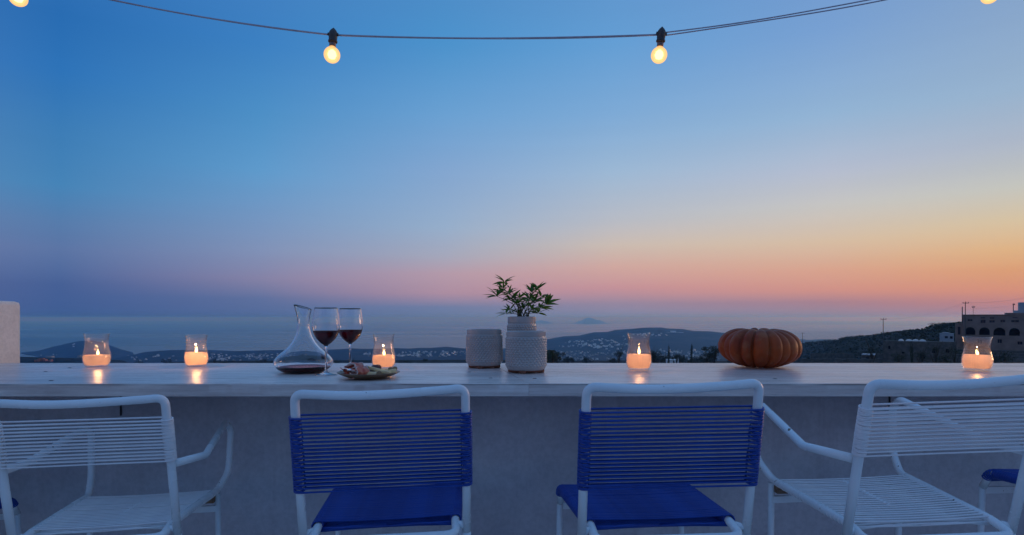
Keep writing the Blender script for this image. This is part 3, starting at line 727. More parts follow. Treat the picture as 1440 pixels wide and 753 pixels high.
ops = [(hx(1361), hx(1367.5), hz(452), hz(449), 0), (hx(1379), hx(1386), hz(454.5), hz(450), 0), (hx(1379.5), hx(1385), hz(448.2), hz(446.2), 0), (hx(1391.5), hx(1399), hz(454), hz(450.5), 0), (hx(1392), hx(1398), hz(448.6), hz(446.4), 0), (hx(1407), hx(1413.5), hz(453.5), hz(450), 0), (hx(1422), hx(1433), hz(453.5), hz(450), 0), (hx(1424), hx(1431), hz(447.8), hz(446.3), 0),
       (hx(1357), hx(1371.5), hz(471), hz(460.3), 1), (hx(1377), hx(1392), hz(471), hz(460.5), 1), (hx(1397), hx(1414), hz(471.5), hz(460.6), 1), (hx(1419), hx(1434.5), hz(471.5), hz(461), 1),
       (hx(1403), hx(1409), hz(482), hz(476.5), 0), (hx(1431), hx(1438), hz(483.5), hz(479), 0), (hx(1375), hx(1381), hz(483), hz(477), 0), (hx(1446), hx(1460), hz(471.5), hz(461), 1)]
gzh = gz((1400 - CX) * k_, HD) - 3
X1 = hx(1475)
mb = MB(); facade(mb, 0, X1, min(gzh, hz(500)), hz(443.2), 0, .5, ops)
mb.box(0, X1, .62, 10, min(gzh, hz(500)), hz(443.2) - .25)
mb.box(-.0, .35, 0.02, .62, hz(500), hz(443.2)); 
smooth = mb.build('wall', M['hotel'], hotel, False)
for (xa, xb, za, zb, ar) in ops:
    mb = MB(); n = 10
    if ar:
        r_ = (xb - xa) / 2; pts = [(xb, .5, za)] + [(xa + r_ + r_ * math.cos(math.pi * i / n), .5, zb - r_ + r_ * math.sin(math.pi * i / n)) for i in range(n + 1)] + [(xa, .5, za)]
        pts = pts + [(x, .56, z) for x, _, z in pts]; h_ = len(pts) // 2
        mb.add(pts, [tuple(range(h_)), tuple(range(h_, 2 * h_))[::-1]]); mb.build('archway', M['house_dark'], hotel, False)  # near-black panel: the shade inside the arch is put into its colour
    else:
        mb.box(xa, xb, .40, .46, za, zb); w_ = mb.build('window', M['window'], hotel, False)
        mb = MB(); t_ = .06; mb.box((xa + xb) / 2 - t_ / 2, (xa + xb) / 2 + t_ / 2, .35, .398, za, zb); mb.box(xa, xb, .35, .396, zb - t_, zb); mb.box(xa, xb, .35, .396, za, za + t_)
        mb.build('frame', M['hotel'], w_, False)
mb = MB(); mb.box(-.15, hx(1420), -.12, .3, hz(443.6), hz(442.6)); mb.box(hx(1415), X1, -.14, 6, hz(443.4), hz(440.4)); mb.build('parapet', M['hotel'], hotel, False)
mb = MB(); mb.box(hx(1343.5), -.002, 1.0, 7, min(gzh, hz(505)), hz(455.5)); mb.build('side_wing', M['hotel'], hotel, False)
mb = MB(); mb.box(hx(1347), hx(1350.5), .93, .99, hz(471), hz(460)); mb.build('window', M['window'], hotel, False)
mb = MB(); mb.box(hx(1434), X1, 1.5, 5, hz(440.6), hz(426.3)); mb.box(hx(1427), hx(1434) - .01, 1.6, 5, hz(440.4), hz(437.2)); mb.build('roof_tower', M['blue_white'], hotel, False)
mb = MB()
for i in range(4): mb.box(hx(1343 - 3 * i), hx(1480), -3 - 1.6 * i, -1.5 - 1.6 * i, hz(520), hz(491 + 3.2 * i) )
mb.build('terrace_wall', M['stone'], hotel, False)
# long stone building with four pale vaults
LD = 128.0; kk = LD / F; TH2 = math.radians(33)
stone = thing('stone_building', 'long low dark stone building with four pale vaults along its roof', 'building', ((1243 - CX) * kk, LD, 0), (0, 0, -TH2))
sx_ = lambda px: along(px, (1243 - CX) * kk, LD, TH2)
sz_ = lambda py: (CY - py) * kk + EYE
gb = min(gz((1243 - CX) * kk, LD), gz((1340 - CX) * kk, LD)) - 2
ops2 = [(sx_(1249), sx_(1252), sz_(491), sz_(486.5), 0), (sx_(1311), sx_(1318), sz_(495), sz_(487.5), 1), (sx_(1294), sx_(1301), sz_(503), sz_(494), 1), (sx_(1268), sx_(1272), sz_(497), sz_(494.5), 0), (sx_(1330), sx_(1335), sz_(494), sz_(489), 0)]
mb = MB(); facade(mb, 0, sx_(1345), gb, sz_(479.5), 0, .4, ops2); mb.box(0, sx_(1345), .5, 6, gb, sz_(479.6) - .1); mb.build('wall', M['stone'], stone, False)
for (xa, xb, za, zb, ar) in ops2:
    mb = MB(); mb.box(xa + .01, xb - .01, .36, .45, za, zb - (.25 if ar else 0)); mb.build('doorway' if ar else 'window', M['house_dark'], stone, False)
for k, px in enumerate((1267, 1278.5, 1288, 1298)):
    mb = MB(); n = 8; w_ = .62 * (.85 if k == 0 else 1); vv = []
    for yy in (.3, 4.5):
        for j in range(n + 1): a = math.pi * j / n; vv.append((w_ * math.cos(a), yy, .42 * math.sin(a)))
    mb.add(vv, [(j, j + 1, n + 2 + j, n + 1 + j) for j in range(n)] + [tuple(range(n + 1)), tuple(range(n + 1, 2 * n + 2))[::-1]])
    mb.build('roof_vault', M['car_roof'], stone, loc=(sx_(px), 0, sz_(479.6) - .1))
# terrace walls on the slope left of it
for k, (x0, x1, yt, D) in enumerate([(1140, 1200, 497, 220), (1212, 1243, 497.5, 150), (1175, 1240, 505, 120), (1300, 1343, 481.5, 140), (1118, 1168, 505, 180)]):
    c_ = D / F; a_, b_ = (x0 - CX) * c_, (x1 - CX) * c_; zt = EYE - (yt - CY) * c_; zb = min(gz(a_, D), gz(b_, D)) - 1
    mb = MB(); n = 9
    for i in range(n):
        xa, xb = a_ + (b_ - a_) * i / n, a_ + (b_ - a_) * (i + 1) / n
        mb.box(xa, xb, D - .3 + .02 * (i % 2), D + .3, min(zb, zt - 1.2), zt + .12 * math.sin(i * 2.3 + k))
    tag(mb.build('dry_stone_wall', M['stone'], None, False), ['dry stone wall along the middle of the slope right of the pumpkin', 'pale-topped stone wall left of the long stone building', 'low stone wall at the foot of the right slope', 'stone wall under the blue-white cottage', 'lowest stone wall just right of the pumpkin'][k], 'wall')
cot = thing('cottage', 'small blue-white cottage on the slope left of the arcaded building', 'house', P(1331, 479.5, 175), (0, 0, -TH)); c_ = 175 / F
mb = MB(); mb.box(-8 * c_, 8.5 * c_, 0, 4, -2, 10 * c_); n = 8; vv = []
for yy in (0, 4):
    for j in range(n + 1): a = math.pi * j / n; vv.append((-1 * c_ + 5.5 * c_ * math.cos(a), yy, 9.7 * c_ + 2 * c_ * math.sin(a)))
mb.add(vv, [(j, j + 1, n + 2 + j, n + 1 + j) for j in range(n)] + [tuple(range(n + 1)), tuple(range(n + 1, 2 * n + 2))[::-1]])
mb.build('wall', M['blue_white'], cot, False)
for xa, xb, za, zb in [(-2, 1.5, 3.5, 6.5), (4, 7, 3, 6.5)]:
    mb = MB(); mb.box(xa * c_, xb * c_, -.05, .05, za * c_, zb * c_); mb.build('window', M['window'], cot, False)
ch = thing('chapel', 'little white chapel with a pointed belfry between the fourth candle and the pumpkin', 'chapel', P(948, 509.5, 230)); c_ = 230 / F
mb = MB(); mb.box(-7 * c_, 5 * c_, 0, 5, -3, 3.2 * c_); mb.build('wall', M['house_white'], ch, False)
mb = MB(); mb.box(4.2 * c_, 6.2 * c_, -.2, .4, -3, 6 * c_); mb.add([(4.2 * c_, -.2, 6 * c_), (6.2 * c_, -.2, 6 * c_), (6.2 * c_, .4, 6 * c_), (4.2 * c_, .4, 6 * c_), (5.2 * c_, .1, 8.6 * c_)], [(0, 1, 4), (1, 2, 4), (2, 3, 4), (3, 0, 4)]); mb.build('belfry', M['house_white'], ch, False)
mb = MB(); mb.box(-1.5 * c_, 0, -.06, .04, -1, 1.6 * c_); mb.build('door', M['house_dark'], ch, False)
fh = thing('flat_roofed_house', 'low flat-roofed house at the foot of the slope left of the stone building', 'house', P(1222, 509, 140), (0, 0, -TH2)); c_ = 140 / F
mb = MB(); mb.box(-8 * c_, 6 * c_, 0, 5, -3, 9 * c_); mb.build('wall', M['stone'], fh, False)
mb = MB(); mb.box(-9 * c_, 7 * c_, -.3, 5.3, 9 * c_ + .003, 9 * c_ + .18); mb.build('roof', M['blue_white'], fh, False)
mb = MB(); mb.box(-4 * c_, 0, -.05, .05, 2 * c_, 6 * c_); mb.build('window', M['window'], fh, False)

# power poles and lines
def pole(px, ytop, D, label, arm=1.3, rad=.11):
    x = (px - CX) / F * D; zt = EYE - (ytop - CY) / F * D; z0 = gz(x, D)
    o = thing('power_pole', label, 'pole', (x, D, z0 - .5)); h = zt - z0 + .5
    mb = MB(); mb.tube([(0, 0, 0), (0, 0, h)], [rad * 1.3, rad * .8], 8); mb.build('post', M['pole_wood'], o)
    if arm:
        mb = MB(); mb.box(-arm, arm, -.06 - rad, -rad, h - .25, h - .12); mb.build('crossarm', M['pole_wood'], o, False)
        for s in (-1, 0, 1):
            mb = MB(); mb.lathe([(0, 0), (.06, 0), (.09, .08), (.05, .14), (.07, .2), (0, .26)], 8); mb.build('insulator', M['rubber'], o, loc=(s * arm * .9, -.03 - rad, h - .12 if s else h - .02))
    return Vector((x, D, zt))
tips = [pole(1128.5, 468.5, 420, 'thin power pole just right of the pumpkin', 1.2, .16), pole(1242, 448.5, 190, 'power pole on the crest between the pumpkin and the arcaded building', .9), pole(1357.5, 425.5, 149, 'tall power pole with a crossarm at the corner of the arcaded building', .75, .10),
        pole(1353.2, 431.5, 151, 'bare post beside the tall power pole on the roof corner', 0, .13), pole(1368.5, 431.5, 155, 'thin aerial mast right of the tall power pole', .35, .05), pole(1425, 428, 152, 'mast near the blue roof tower', .25, .11), pole(1500, 405, 140, 'power pole past the blue roof tower', .75)]
def wire(a_, b_, sag, label, r_=.018):
    mb = MB(); pts = [a_.lerp(b_, i / 20) - Vector((0, 0, sag * 4 * (i / 20) * (1 - i / 20))) for i in range(21)]
    mb.tube(pts, r_, 5); tag(mb.build('power_line', M['cable']), label, 'wire')
wire(tips[1] - Vector((0, 0, .05)), tips[2] - Vector((0, 0, .05)), 1.2, 'faint power line rising from the crest pole to the tall roof pole')
wire(tips[2] - Vector((0, 0, .1)), tips[6], 1.0, 'faint power line running right from the tall roof pole')
wire(tips[4] - Vector((0, 0, .5)), tips[5] - Vector((0, 0, .4)), .12, 'nearly level wire between the aerial mast and the tower mast')
wire(tips[0] + Vector((0, 0, 0)), tips[1] + Vector((0, 0, -.2)), 5, 'long faint wire between the pumpkin pole and the crest pole', .014)

# ------------------------------------------------------------------ terrace
FS = .036        # the floor rises gently to the right
m_ = MB(); m_.add([(-2.37, -4.5, -2.37 * FS), (5, -4.5, 5 * FS), (5, 2.3, 5 * FS), (-2.37, 2.3, -2.37 * FS)], [(0, 1, 2, 3)])
m_.add([(-2.37, -4.5, -3.6), (5, -4.5, -3.6), (5, 2.3, -3.6), (-2.37, 2.3, -3.6)], [(3, 2, 1, 0)])
b = len(m_.v) - 8
m_.f += [(b + 0, b + 4, b + 5, b + 1), (b + 1, b + 5, b + 6, b + 2), (b + 2, b + 6, b + 7, b + 3), (b + 3, b + 7, b + 4, b + 0)]; m_.m += [0] * 4
tag(m_.build('terrace_floor', M['floor'], None, False), kind='structure')
m_ = MB(); m_.box(-2.349, 5, 2.25, 2.47, -3.6, .7185)
tag(m_.build('parapet_wall', M['plaster'], None, False, .012), 'long white plastered wall under the counter', 'wall')
m_ = MB(); m_.box(-2.66, -2.352, -.6, 2.9, -3.6, 1.042)
tag(m_.build('garden_wall', M['plaster_light'], None, True, .022), 'cream plastered wall end standing left of the counter', 'wall')

# counter: long planks either side of one slanting joint
CT, CB, Y0, Y1 = .76, .7205, 1.87, 2.72
counter = thing('bar_counter', 'long whitewashed plank counter carrying the candles, pots and pumpkin', 'counter', (0, 0, 0))
def joint(y): return .067 + (y - 1.788) * (-.045 - .067) / (2.41 - 1.788)
Ys = [Y0, 2.085, 2.30, 2.505, Y1]
def plank(x0, x1, ya, yb, left):
    g = .0012; j = -1 if left else 1; nx = 140; v = []; f = []
    rr = random.Random(int(ya * 1000) + left); front = abs(ya - Y0) < 1e-6
    gj = .0003 if front else .0014
    for i in range(nx + 1):
        t = i / nx
        xa = x0 + (joint(ya) - gj - x0) * t if left else joint(ya) + gj + (x1 - joint(ya) - gj) * t
        xb = x0 + (joint(yb) - .0014 - x0) * t if left else joint(yb) + .0014 + (x1 - joint(yb) - .0014) * t
        wob = (rr.uniform(-.0012, .0012) + .002 * math.sin(xa * 2.1 + 1)) if front else 0
        ns = (rr.uniform(0, .0012) + (rr.uniform(.001, .005) if rr.random() < .12 else 0)) if front else 0
        za = CT - rr.uniform(0, .0006)
        c = .0022 if front else .0010
        ya_, yb_ = ya + g + wob, yb - g
        v += [(xa, ya_, CB), (xa, ya_, za - c - ns), (xa, ya_ + c, za), (xb, yb_ - .001, za), (xb, yb_, za - .001), (xb, yb_, CB)]
    for i in range(nx):
        for k in range(6):
            l = (k + 1) % 6; f.append((i * 6 + k, i * 6 + l, (i + 1) * 6 + l, (i + 1) * 6 + k))
    f += [tuple(range(6))[::-1], tuple(nx * 6 + k for k in range(6))]
    mb = MB(); mb.add(v, f); return smooth_by_angle(mb.build('plank', M['counter'], counter), 30)
for a_, b_ in zip(Ys[:-1], Ys[1:]):
    plank(-2.345, 0, a_, b_, True); plank(0, 4.2, a_, b_, False)
M['nail'] = pbr('rusty_nail', (.02, .018, .02), (.06, .035, .03), .6, 200)
for px, py in [(690, 532), (752, 532.5), (660, 523.5), (72, 535.5), (64, 523), (98, 517.5), (1090, 533)]:
    y = .204 * F / (py - CY); x = (px - CX) / F * y
    mb = MB(); mb.lathe([(0, .0012), (.003, .001), (.0052, 0), (.0052, -.002), (0, -.002)], 10); o = mb.build('nail_head', M['nail'], counter, loc=(x, y, CT)); o.scale = (1.5, 1, 1)
for px in (158.5, 1262):
    x = (px - CX) / F * 2.2
    mb = MB(); mb.box(x - .022, x + .004, 2.12, 2.249, .695, .7195); mb.build('batten', M['wood_bare'], counter, False)
    mb = MB(); mb.box(x - .0014, x + .0014, 2.242, 2.2495, .60, .693); mb.build('bracket', M['rubber'], counter, False)

# ------------------------------------------------------------------ chairs
DB = dict(w=.404, lean=.215, zt=.741, zb=.557, zh=.800, ws=.351, zs=.448, dr=.045, wf=.382, df=.431, zf=.433)
DW = dict(w=.40, lean=.270, zt=.738, zb=.627, zh=.795, ws=.350, zs=.431, dr=.038, wf=.397, df=.390, zf=.435)
TR = .0108
cache = {}
def loop_cord(name, ra, rb, half, rc, sagz=0.0, flat=1.0):
    """closed loop around two parallel tubes; X between the tubes, tube axis Y"""
    mb = MB(); pts = []; n = 7
    for k in range(n + 1):
        a = math.pi / 2 - math.pi * k / n; pts.append((half + ra * math.cos(a), 0, ra * math.sin(a)))
    for t in (.5, 0, -.5): pts.append((half * t, .0005, -ra - sagz * (1 - t * t)))
    for k in range(n + 1):
        a = -math.pi / 2 - math.pi * k / n; pts.append((-half + ra * math.cos(a), 0, ra * math.sin(a)))
    for t in (-.5, 0, .5): pts.append((half * t, -.0005, ra + sagz * (1 - t * t)))
    mb.tube(pts, rc, 6, closed=True); return mb
def chair(kind, loc, yaw, roll, pitch, label, group):
    d = DB if kind == 'blue' else DW; cord_m = M['blue_cord'] if kind == 'blue' else M['white_cord']
    root = thing('chair' if kind == 'blue' else 'armchair', label, 'chair', loc, (0, 0, 0), group)
    Rm = Matrix.Rotation(roll, 3, 'Y') @ Matrix.Rotation(pitch, 3, 'X') @ Matrix.Rotation(yaw, 3, 'Z')
    root.rotation_euler = Rm.to_euler()
    def part(name, key, fn, **kw):
        kk = (kind, key)
        if kk not in cache: cache[kk] = fn()
        return link(name, cache[kk], root, **kw)
    w, lean, zs = d['w'], d['lean'], d['zs']
    py = lambda z: -lean * (z - zs)
    def back():
        mb = MB(); zh = d['zh']; h = w / 2
        pts = [(-h, py(zs - .02), zs - .02), (-h, py(zs + .12), zs + .12), (-h * .995, py(zh), zh - .002)]
        n = 8
        for i in range(1, n): t = i / n * 2 - 1; pts.append((h * t * .995, py(zh) - .018 * (1 - t * t), zh - .008 * (1 - t * t) + .0015 * math.sin(t * 3)))
        pts += [(h * .995, py(zh), zh + .001), (h, py(zs + .12), zs + .12), (h, py(zs - .02), zs - .02)]
        rad = [0, .2, .05] + [.2] * (n - 1) + [.05, .2, 0]
        mb.tube(fillet(pts, rad, 8), TR, 14); return mb.mesh('back_frame', M['paint'])
    part('back_frame', 'back', back)
    def rear_leg(s):
        mb = MB(); h = s * w / 2
        mb.tube(fillet([(h, py(zs - .02), zs - .018), (h, py(zs - .1), zs - .1), (h * 1.05, -.05, .004)], .15, 6), TR, 14); return mb.mesh('leg', M['paint'])
    for s in (-1, 1): part('leg', 'rl%d' % s, lambda: rear_leg(s))
    def rail():
        mb = MB(); a, b = d['ws'] / 2, d['wf'] / 2; yr = -.032; zr = zs - .004
        def side(s):
            p = [(s * (a - .002), d['dr'] - .01, zs)]
            if kind == 'blue': p += [(s * b, d['df'] - .02, d['zf']), (s * b, d['df'] + .012, d['zf'] - .05)]
            else: p += [(s * b, d['df'] + .01, d['zf'] + .004), (s * b * 1.09, d['df'] + .07, d['zf'] + .05), (s * b * 1.12, d['df'] + .078, .635), (s * b * 1.09, d['df'] + .03, .662), (s * (w / 2 + .035), .13, .603), (s * (w / 2 + .005), py(.61) + .012, .612)]
            return p
        L_, R_ = side(-1), side(1)
        pts = L_[::-1] + [(-a, yr, zr - .012), (a, yr, zr - .012)] + R_
        rad = ([0] + [.03] * (len(L_) - 2) + [.3]) + [.035, .035] + ([.3] + [.03] * (len(L_) - 2) + [0])
        if kind != 'blue': rad = [0, .06, .045, .045, .06, .06, .3][:len(L_) - 1] + [.3] + [.035, .035] + [.3] + [0, .06, .045, .045, .06, .06, .3][:len(L_) - 1][::-1]
        mb.tube(fillet(pts, rad, 7), TR, 14)
        for s in (-1, 1): mb.tube([(s * (a + .004), d['dr'] - .03, zs - .002), (s * (w / 2 - .005), .002, zs - .006)], TR * .72, 10)
        return mb.mesh('seat_frame', M['paint'])
    part('seat_frame', 'rail', rail)
    def front_leg(s):
        mb = MB(); b = d['wf'] / 2
        if kind == 'blue': mb.tube([(s * b, d['df'] + .0125, d['zf'] - .051), (s * (b + .01), d['df'] + .02, .004)], .0095, 12)
        else: mb.tube([(s * (b - .004), d['df'] + .02, d['zf'] - .013), (s * (b + .006), d['df'] + .03, .004)], .0095, 12)
        return mb.mesh('leg', M['paint'])
    for s in (-1, 1): part('leg', 'fl%d' % s, lambda: front_leg(s))
    def cross():
        mb = MB(); b = d['wf'] / 2; z = d['zf'] - .062; y = d['df'] + .018
        mb.box(-b, b, y - .006, y + .006, z - .010, z + .010); return mb.mesh('crossbar', M['paint'], False)
    part('crossbar', 'cross', cross)
    if kind != 'blue':
        for s in (-1, 1):
            def blk():
                mb = MB(); b = d['wf'] / 2; mb.box(s * (b - .03) - .022, s * (b - .03) + .022, d['df'] - .01, d['df'] + .03, d['zf'] - .038, d['zf'] - .014); return mb.mesh('corner_block', M['wood_bare'], False, .003)
            part('corner_block', 'blk%d' % s, blk)
    def brace():
        mb = MB(); mb.tube([(0, d['dr'] + .11, zs - .003), (0, d['df'] - .03, d['zf'] - .003)], .0085, 10); return mb.mesh('seat_brace', M['paint'], False)
    part('seat_brace', 'brace', brace)
    def foot():
        mb = MB(); mb.lathe([(0, 0), (.012, 0), (.0135, .004), (.0135, .028), (.0105, .03), (0, .03)], 12); return mb.mesh('foot_cap', M['rubber'])
    for s in (-1, 1):
        part('foot_cap', 'foot', foot, loc=(s * w / 2 * 1.05, -.05, 0)); part('foot_cap', 'foot', foot, loc=(s * (d['wf'] / 2 + .008), d['df'] + (.02 if kind == 'blue' else .03), 0))
    rc = .0026 if kind == 'blue' else .0024
    # back cords (each loops round both posts) + extra turns wound on the posts between them
    nb = 20 if kind == 'blue' else 13
    tilt = math.atan(lean)
    def bc():
        return loop_cord('cord', TR + rc, 0, w / 2, rc, -.002).mesh('back_cord', cord_m)
    zt, zb = d['zt'], d['zb']
    # loop's tube axis is local Y -> must lie along the post: (0,-sin,cos)
    rotx = math.pi / 2 + tilt
    for i in range(nb):
        z = zb + (zt - zb) * i / (nb - 1) + (R.gauss(0, .0003) if 0 < i < nb - 1 else 0)
        o = part('back_cord', 'bc', bc, loc=(0, py(z), z))
        o.rotation_euler = (rotx, R.gauss(0, .0015) , R.gauss(0, .0012)) if False else (rotx, 0, R.gauss(0, .0016))
    def wraps(s):
        mb = MB(); n = nb - 1; per = 1 if kind == 'blue' else 2
        for _ in (0,):
            for i in range(n):
                for q in range(per):
                    z = zb + (zt - zb) * (i + (q + 1) / (per + 1)) / n; pts = []
                    for k in range(12):
                        a = 2 * math.pi * k / 12; v = Vector(((TR + rc) * math.cos(a), (TR + rc) * math.sin(a), .0018 * math.sin(a + i)))
                        pts.append(Matrix.Rotation(tilt, 3, 'X') @ v + Vector((s * w / 2, py(z), z)))
                    mb.tube(pts, rc, 6, closed=True)
        return mb.mesh('cord_wrap', cord_m)
    for s in (-1, 1): part('cord_wrap', 'wraps%d' % s, lambda: wraps(s))
    ns = 46 if kind == 'blue' else 23
    a, b = d['ws'] / 2, d['wf'] / 2
    def sc(): return loop_cord('cord', TR + rc if kind == 'blue' else TR - rc - .0004, 0, a, rc * (.88 if kind == 'blue' else 1), -.004).mesh('seat_cord', cord_m)
    y0, y1 = d['dr'] - .005, d['df'] - (.035 if kind == 'blue' else .02)
    def railz(y):
        t = (y - d['dr']) / (d['df'] - d['dr']); return zs + (d['zf'] - zs) * t
    for i in range(ns):
        t = i / (ns - 1); y = y0 + (y1 - y0) * t; half = a + (b - a) * (y - d['dr']) / (d['df'] - d['dr'])
        o = part('seat_cord', 'sc', sc, loc=(0, y, railz(y))); o.scale = ((half + TR + rc) / (a + TR + rc), 1, 1); o.rotation_euler = (0, 0, R.gauss(0, .0022)); o.location.z += R.gauss(0, .0003)
    if kind == 'blue':     # cords running over the rounded front corner
        for i in range(5):
            th = (i + 1) / 5 * 1.1; y = y1 + .034 * math.sin(th); z = railz(y1) - .034 * (1 - math.cos(th))
            o = part('seat_cord', 'sc', sc, loc=(0, y, z)); o.scale = ((b + TR + rc) / (a + TR + rc), 1, 1); o.rotation_euler = (-th, 0, 0)
    def swraps():
        mb = MB()
        for s in (-1, 1):
            for i in range(ns - 1 if kind == 'blue' else 0):
                y = y0 + (y1 - y0) * (i + .5) / (ns - 1); half = a + (b - a) * (y - d['dr']) / (d['df'] - d['dr']); z = railz(y)
                mb.tube([(s * half + (TR + rc) * math.cos(2 * math.pi * k / 10), y, z + (TR + rc) * math.sin(2 * math.pi * k / 10)) for k in range(10)], rc, 5, closed=True)
        # slack end turns fanning from the rail corners to the middle of the rear edge
        for s in (-1, 1):
            for j in range(4):
                mb.tube([(s * a, y0 - .003, zs - .004 - .003 * j), (s * a * .5, y0 - .004, zs - .006 + .001 * j), (0, y0 - .002 + .003 * j, zs - .008)], rc * .95, 5)
        return mb.mesh('cord_end', cord_m)
    part('cord_end', 'sw', swraps)
    return root
rd = math.radians
g1, g2 = 'blue cord chairs at the counter', 'white cord armchairs at the counter'
chair('blue', (-.309, 1.512, -.011), rd(6.5), rd(-.9), rd(-.6), 'blue cord chair in front of the decanter and wine glasses, left of the pots', None)
chair('blue', (.372, 1.450, .011), rd(3.7), rd(-.5), rd(-.4), 'blue cord chair in front of the fourth candle, touching the right white armchair', None)
chair('white', (-1.119, 1.618, -.046), rd(11.0), rd(-.6), rd(-2.2), 'white cord armchair at the left, in front of the first two candles', None)
chair('white', (1.009, 1.448, .035), rd(1.3), rd(-1.8), rd(1.2), 'white cord armchair at the right, below the pumpkin and last candle', None)
chair('blue', (1.70, 1.47, .05), rd(4), 0, 0, 'blue cord chair mostly out of view behind the right white armchair', None)
chair('blue', (-1.86, 1.62, -.09), rd(4), 0, 0, 'blue cord chair barely showing at the far left edge', None)

# ------------------------------------------------------------------ candle jars
def at(px, py):
    y = .204 * F / (py - CY); return ((px - CX) / F * y, y)
def smooth_prof(pts, n=5):
    """Catmull-Rom through profile points"""
    out = []; p = [pts[0]] + list(pts) + [pts[-1]]
    for i in range(1, len(p) - 2):
        for k in range(n):
            t = k / n; q = []
            for j in (0, 1):
                a, b, c, e = p[i - 1][j], p[i][j], p[i + 1][j], p[i + 2][j]
                q.append(.5 * (2 * b + (c - a) * t + (2 * a - 5 * b + 4 * c - e) * t * t + (-a + 3 * b - 3 * c + e) * t ** 3))
            out.append((max(0, q[0]), q[1]))
    out.append(pts[-1]); return out
JAR = {'tall': [(.040, .0), (.047, .006), (.056, .022), (.0585, .040), (.055, .058), (.0495, .080), (.0475, .100), (.0485, .118), (.0525, .137)],
       'wide': [(.043, .0), (.050, .005), (.058, .020), (.062, .038), (.059, .056), (.053, .080), (.0515, .100), (.053, .120), (.0585, .137)]}
def candle(px, py, s, hs, wl_, kind, label, flame_h, lean=0, slope=0, power=.34, glow=.115, seed=0):
    x, y = at(px, py); y += .035 * s; x = (px - CX) / F * y
    r = random.Random(seed)
    o = thing('candle_jar', label, 'candle', (x, y, CT), (0, 0, r.uniform(0, 6)))
    prof = [(a * s * .87, b * s * hs) for a, b in JAR[kind]]; pr = smooth_prof(prof, 5); th = .0022 * s
    outer = [(0, 0.0004)] + [(prof[0][0] - .004, .0004)] + pr
    inner = [(max(0, a - th), b) for a, b in pr if b > .007]
    full = outer + [(pr[-1][0] - th * .4, pr[-1][1] + .001), (pr[-1][0] - th, pr[-1][1])] + inner[::-1][1:] + [(0, .007)]
    mb = MB(); mb.lathe(full, 40)
    for i, v in enumerate(mb.v):   # hand blown: not quite round, rim not quite level
        a = math.atan2(v[1], v[0]); k = 1 + .012 * math.sin(2 * a + seed) + .006 * math.sin(5 * a + seed * 2); top = v[2] / prof[-1][1]
        mb.v[i] = (v[0] * k, v[1] * k, v[2] + top ** 3 * .0022 * math.sin(a * 2 + seed))
    mb.build('glass', M['jar_glass'], o)
    H = wl_ * s
    wp = [(0, .0078)] + [(a - th - .0006, b) for a, b in pr if .0078 <= b <= H]
    rt = np.interp(H, [b for a, b in pr], [a for a, b in pr]) - th - .0006
    wp += [(rt, H), (rt - .003, H - .0010), (rt * .5, H - .002), (rt * .22, H - .0035), (0, H - .0045)]
    mb = MB(); mb.lathe(wp, 36)
    for i, v in enumerate(mb.v):
        if v[2] > H * .8: mb.v[i] = (v[0], v[1], v[2] + slope * v[0] * ((v[2] - H * .8) / (H * .2)))
    wx = mb.build('wax', M['wax'], o); wx.rotation_euler = (0, 0, -o.rotation_euler.z)
    z0 = H - .0045
    fx, fy = r.uniform(-.004, .006), r.uniform(-.004, .004)
    mb = MB(); mb.tube([(fx, fy, z0 - .002), (fx + .0006, fy, z0 + .004), (fx + .0018, fy, z0 + .0075)], .0009, 6); mb.build('wick', M['wick'], o)
    fl = MB(); pts = [(0, 0), (.0030, .0015), (.0052, .0060), (.0050, .0105), (.0034, .0165), (.0016, .0220), (0, .0262)]
    fp = smooth_prof(pts, 3); fl.lathe([(a * .95, b * flame_h) for a, b in fp], 14)
    fl.v = [(v[0] + lean * (v[2] / .026) ** 2 * .01, v[1], v[2]) for v in fl.v]
    f_ = fl.build('flame', M['flame'], o, loc=(fx, fy, z0 + .0045)); f_.rotation_euler = (0, 0, -o.rotation_euler.z)
    ld = bpy.data.lights.new('candle_light', 'POINT'); ld.energy = power; ld.color = (1, .46, .16); ld.shadow_soft_size = .004
    lo = bpy.data.objects.new('candle_light', ld); COL.objects.link(lo); lo.parent = o; lo.location = (fx, fy, z0 + .0045 + .014 * flame_h + .012)
    ld = bpy.data.lights.new('wax_fill_light', 'POINT'); ld.energy = glow; ld.color = (1, .42, .16); ld.shadow_soft_size = .010
    lo = bpy.data.objects.new('wax_fill_light', ld); COL.objects.link(lo); lo.parent = o; lo.location = (fx, fy, H * .88)   # lamp added inside the wax, standing in for scattered flame light
    return o
candle(136, 517.3, 1.0, 1.0, .050, 'tall', 'lit candle jar nearest the cream wall, leftmost of the five', .85, 0, 0, seed=1)
candle(276, 516.6, .93, 1.03, .063, 'tall', 'lit candle jar between the leftmost jar and the decanter, brightest wax', 1.0, .25, -.06, power=.45, glow=.19, seed=2)
candle(539.5, 519.5, .93, 1.08, .058, 'tall', 'lit candle jar behind the plate of food', .85, 0, 0, seed=3)
candle(898.3, 521.6, .98, 1.06, .063, 'tall', 'lit candle jar standing alone between the pots and the pumpkin', 1.2, 0, 0, seed=4)
candle(1374, 522.4, .93, 1.0, .066, 'wide', 'squat lit candle jar right of the pumpkin, before the arcaded building', .8, -.9, -.03, seed=5)

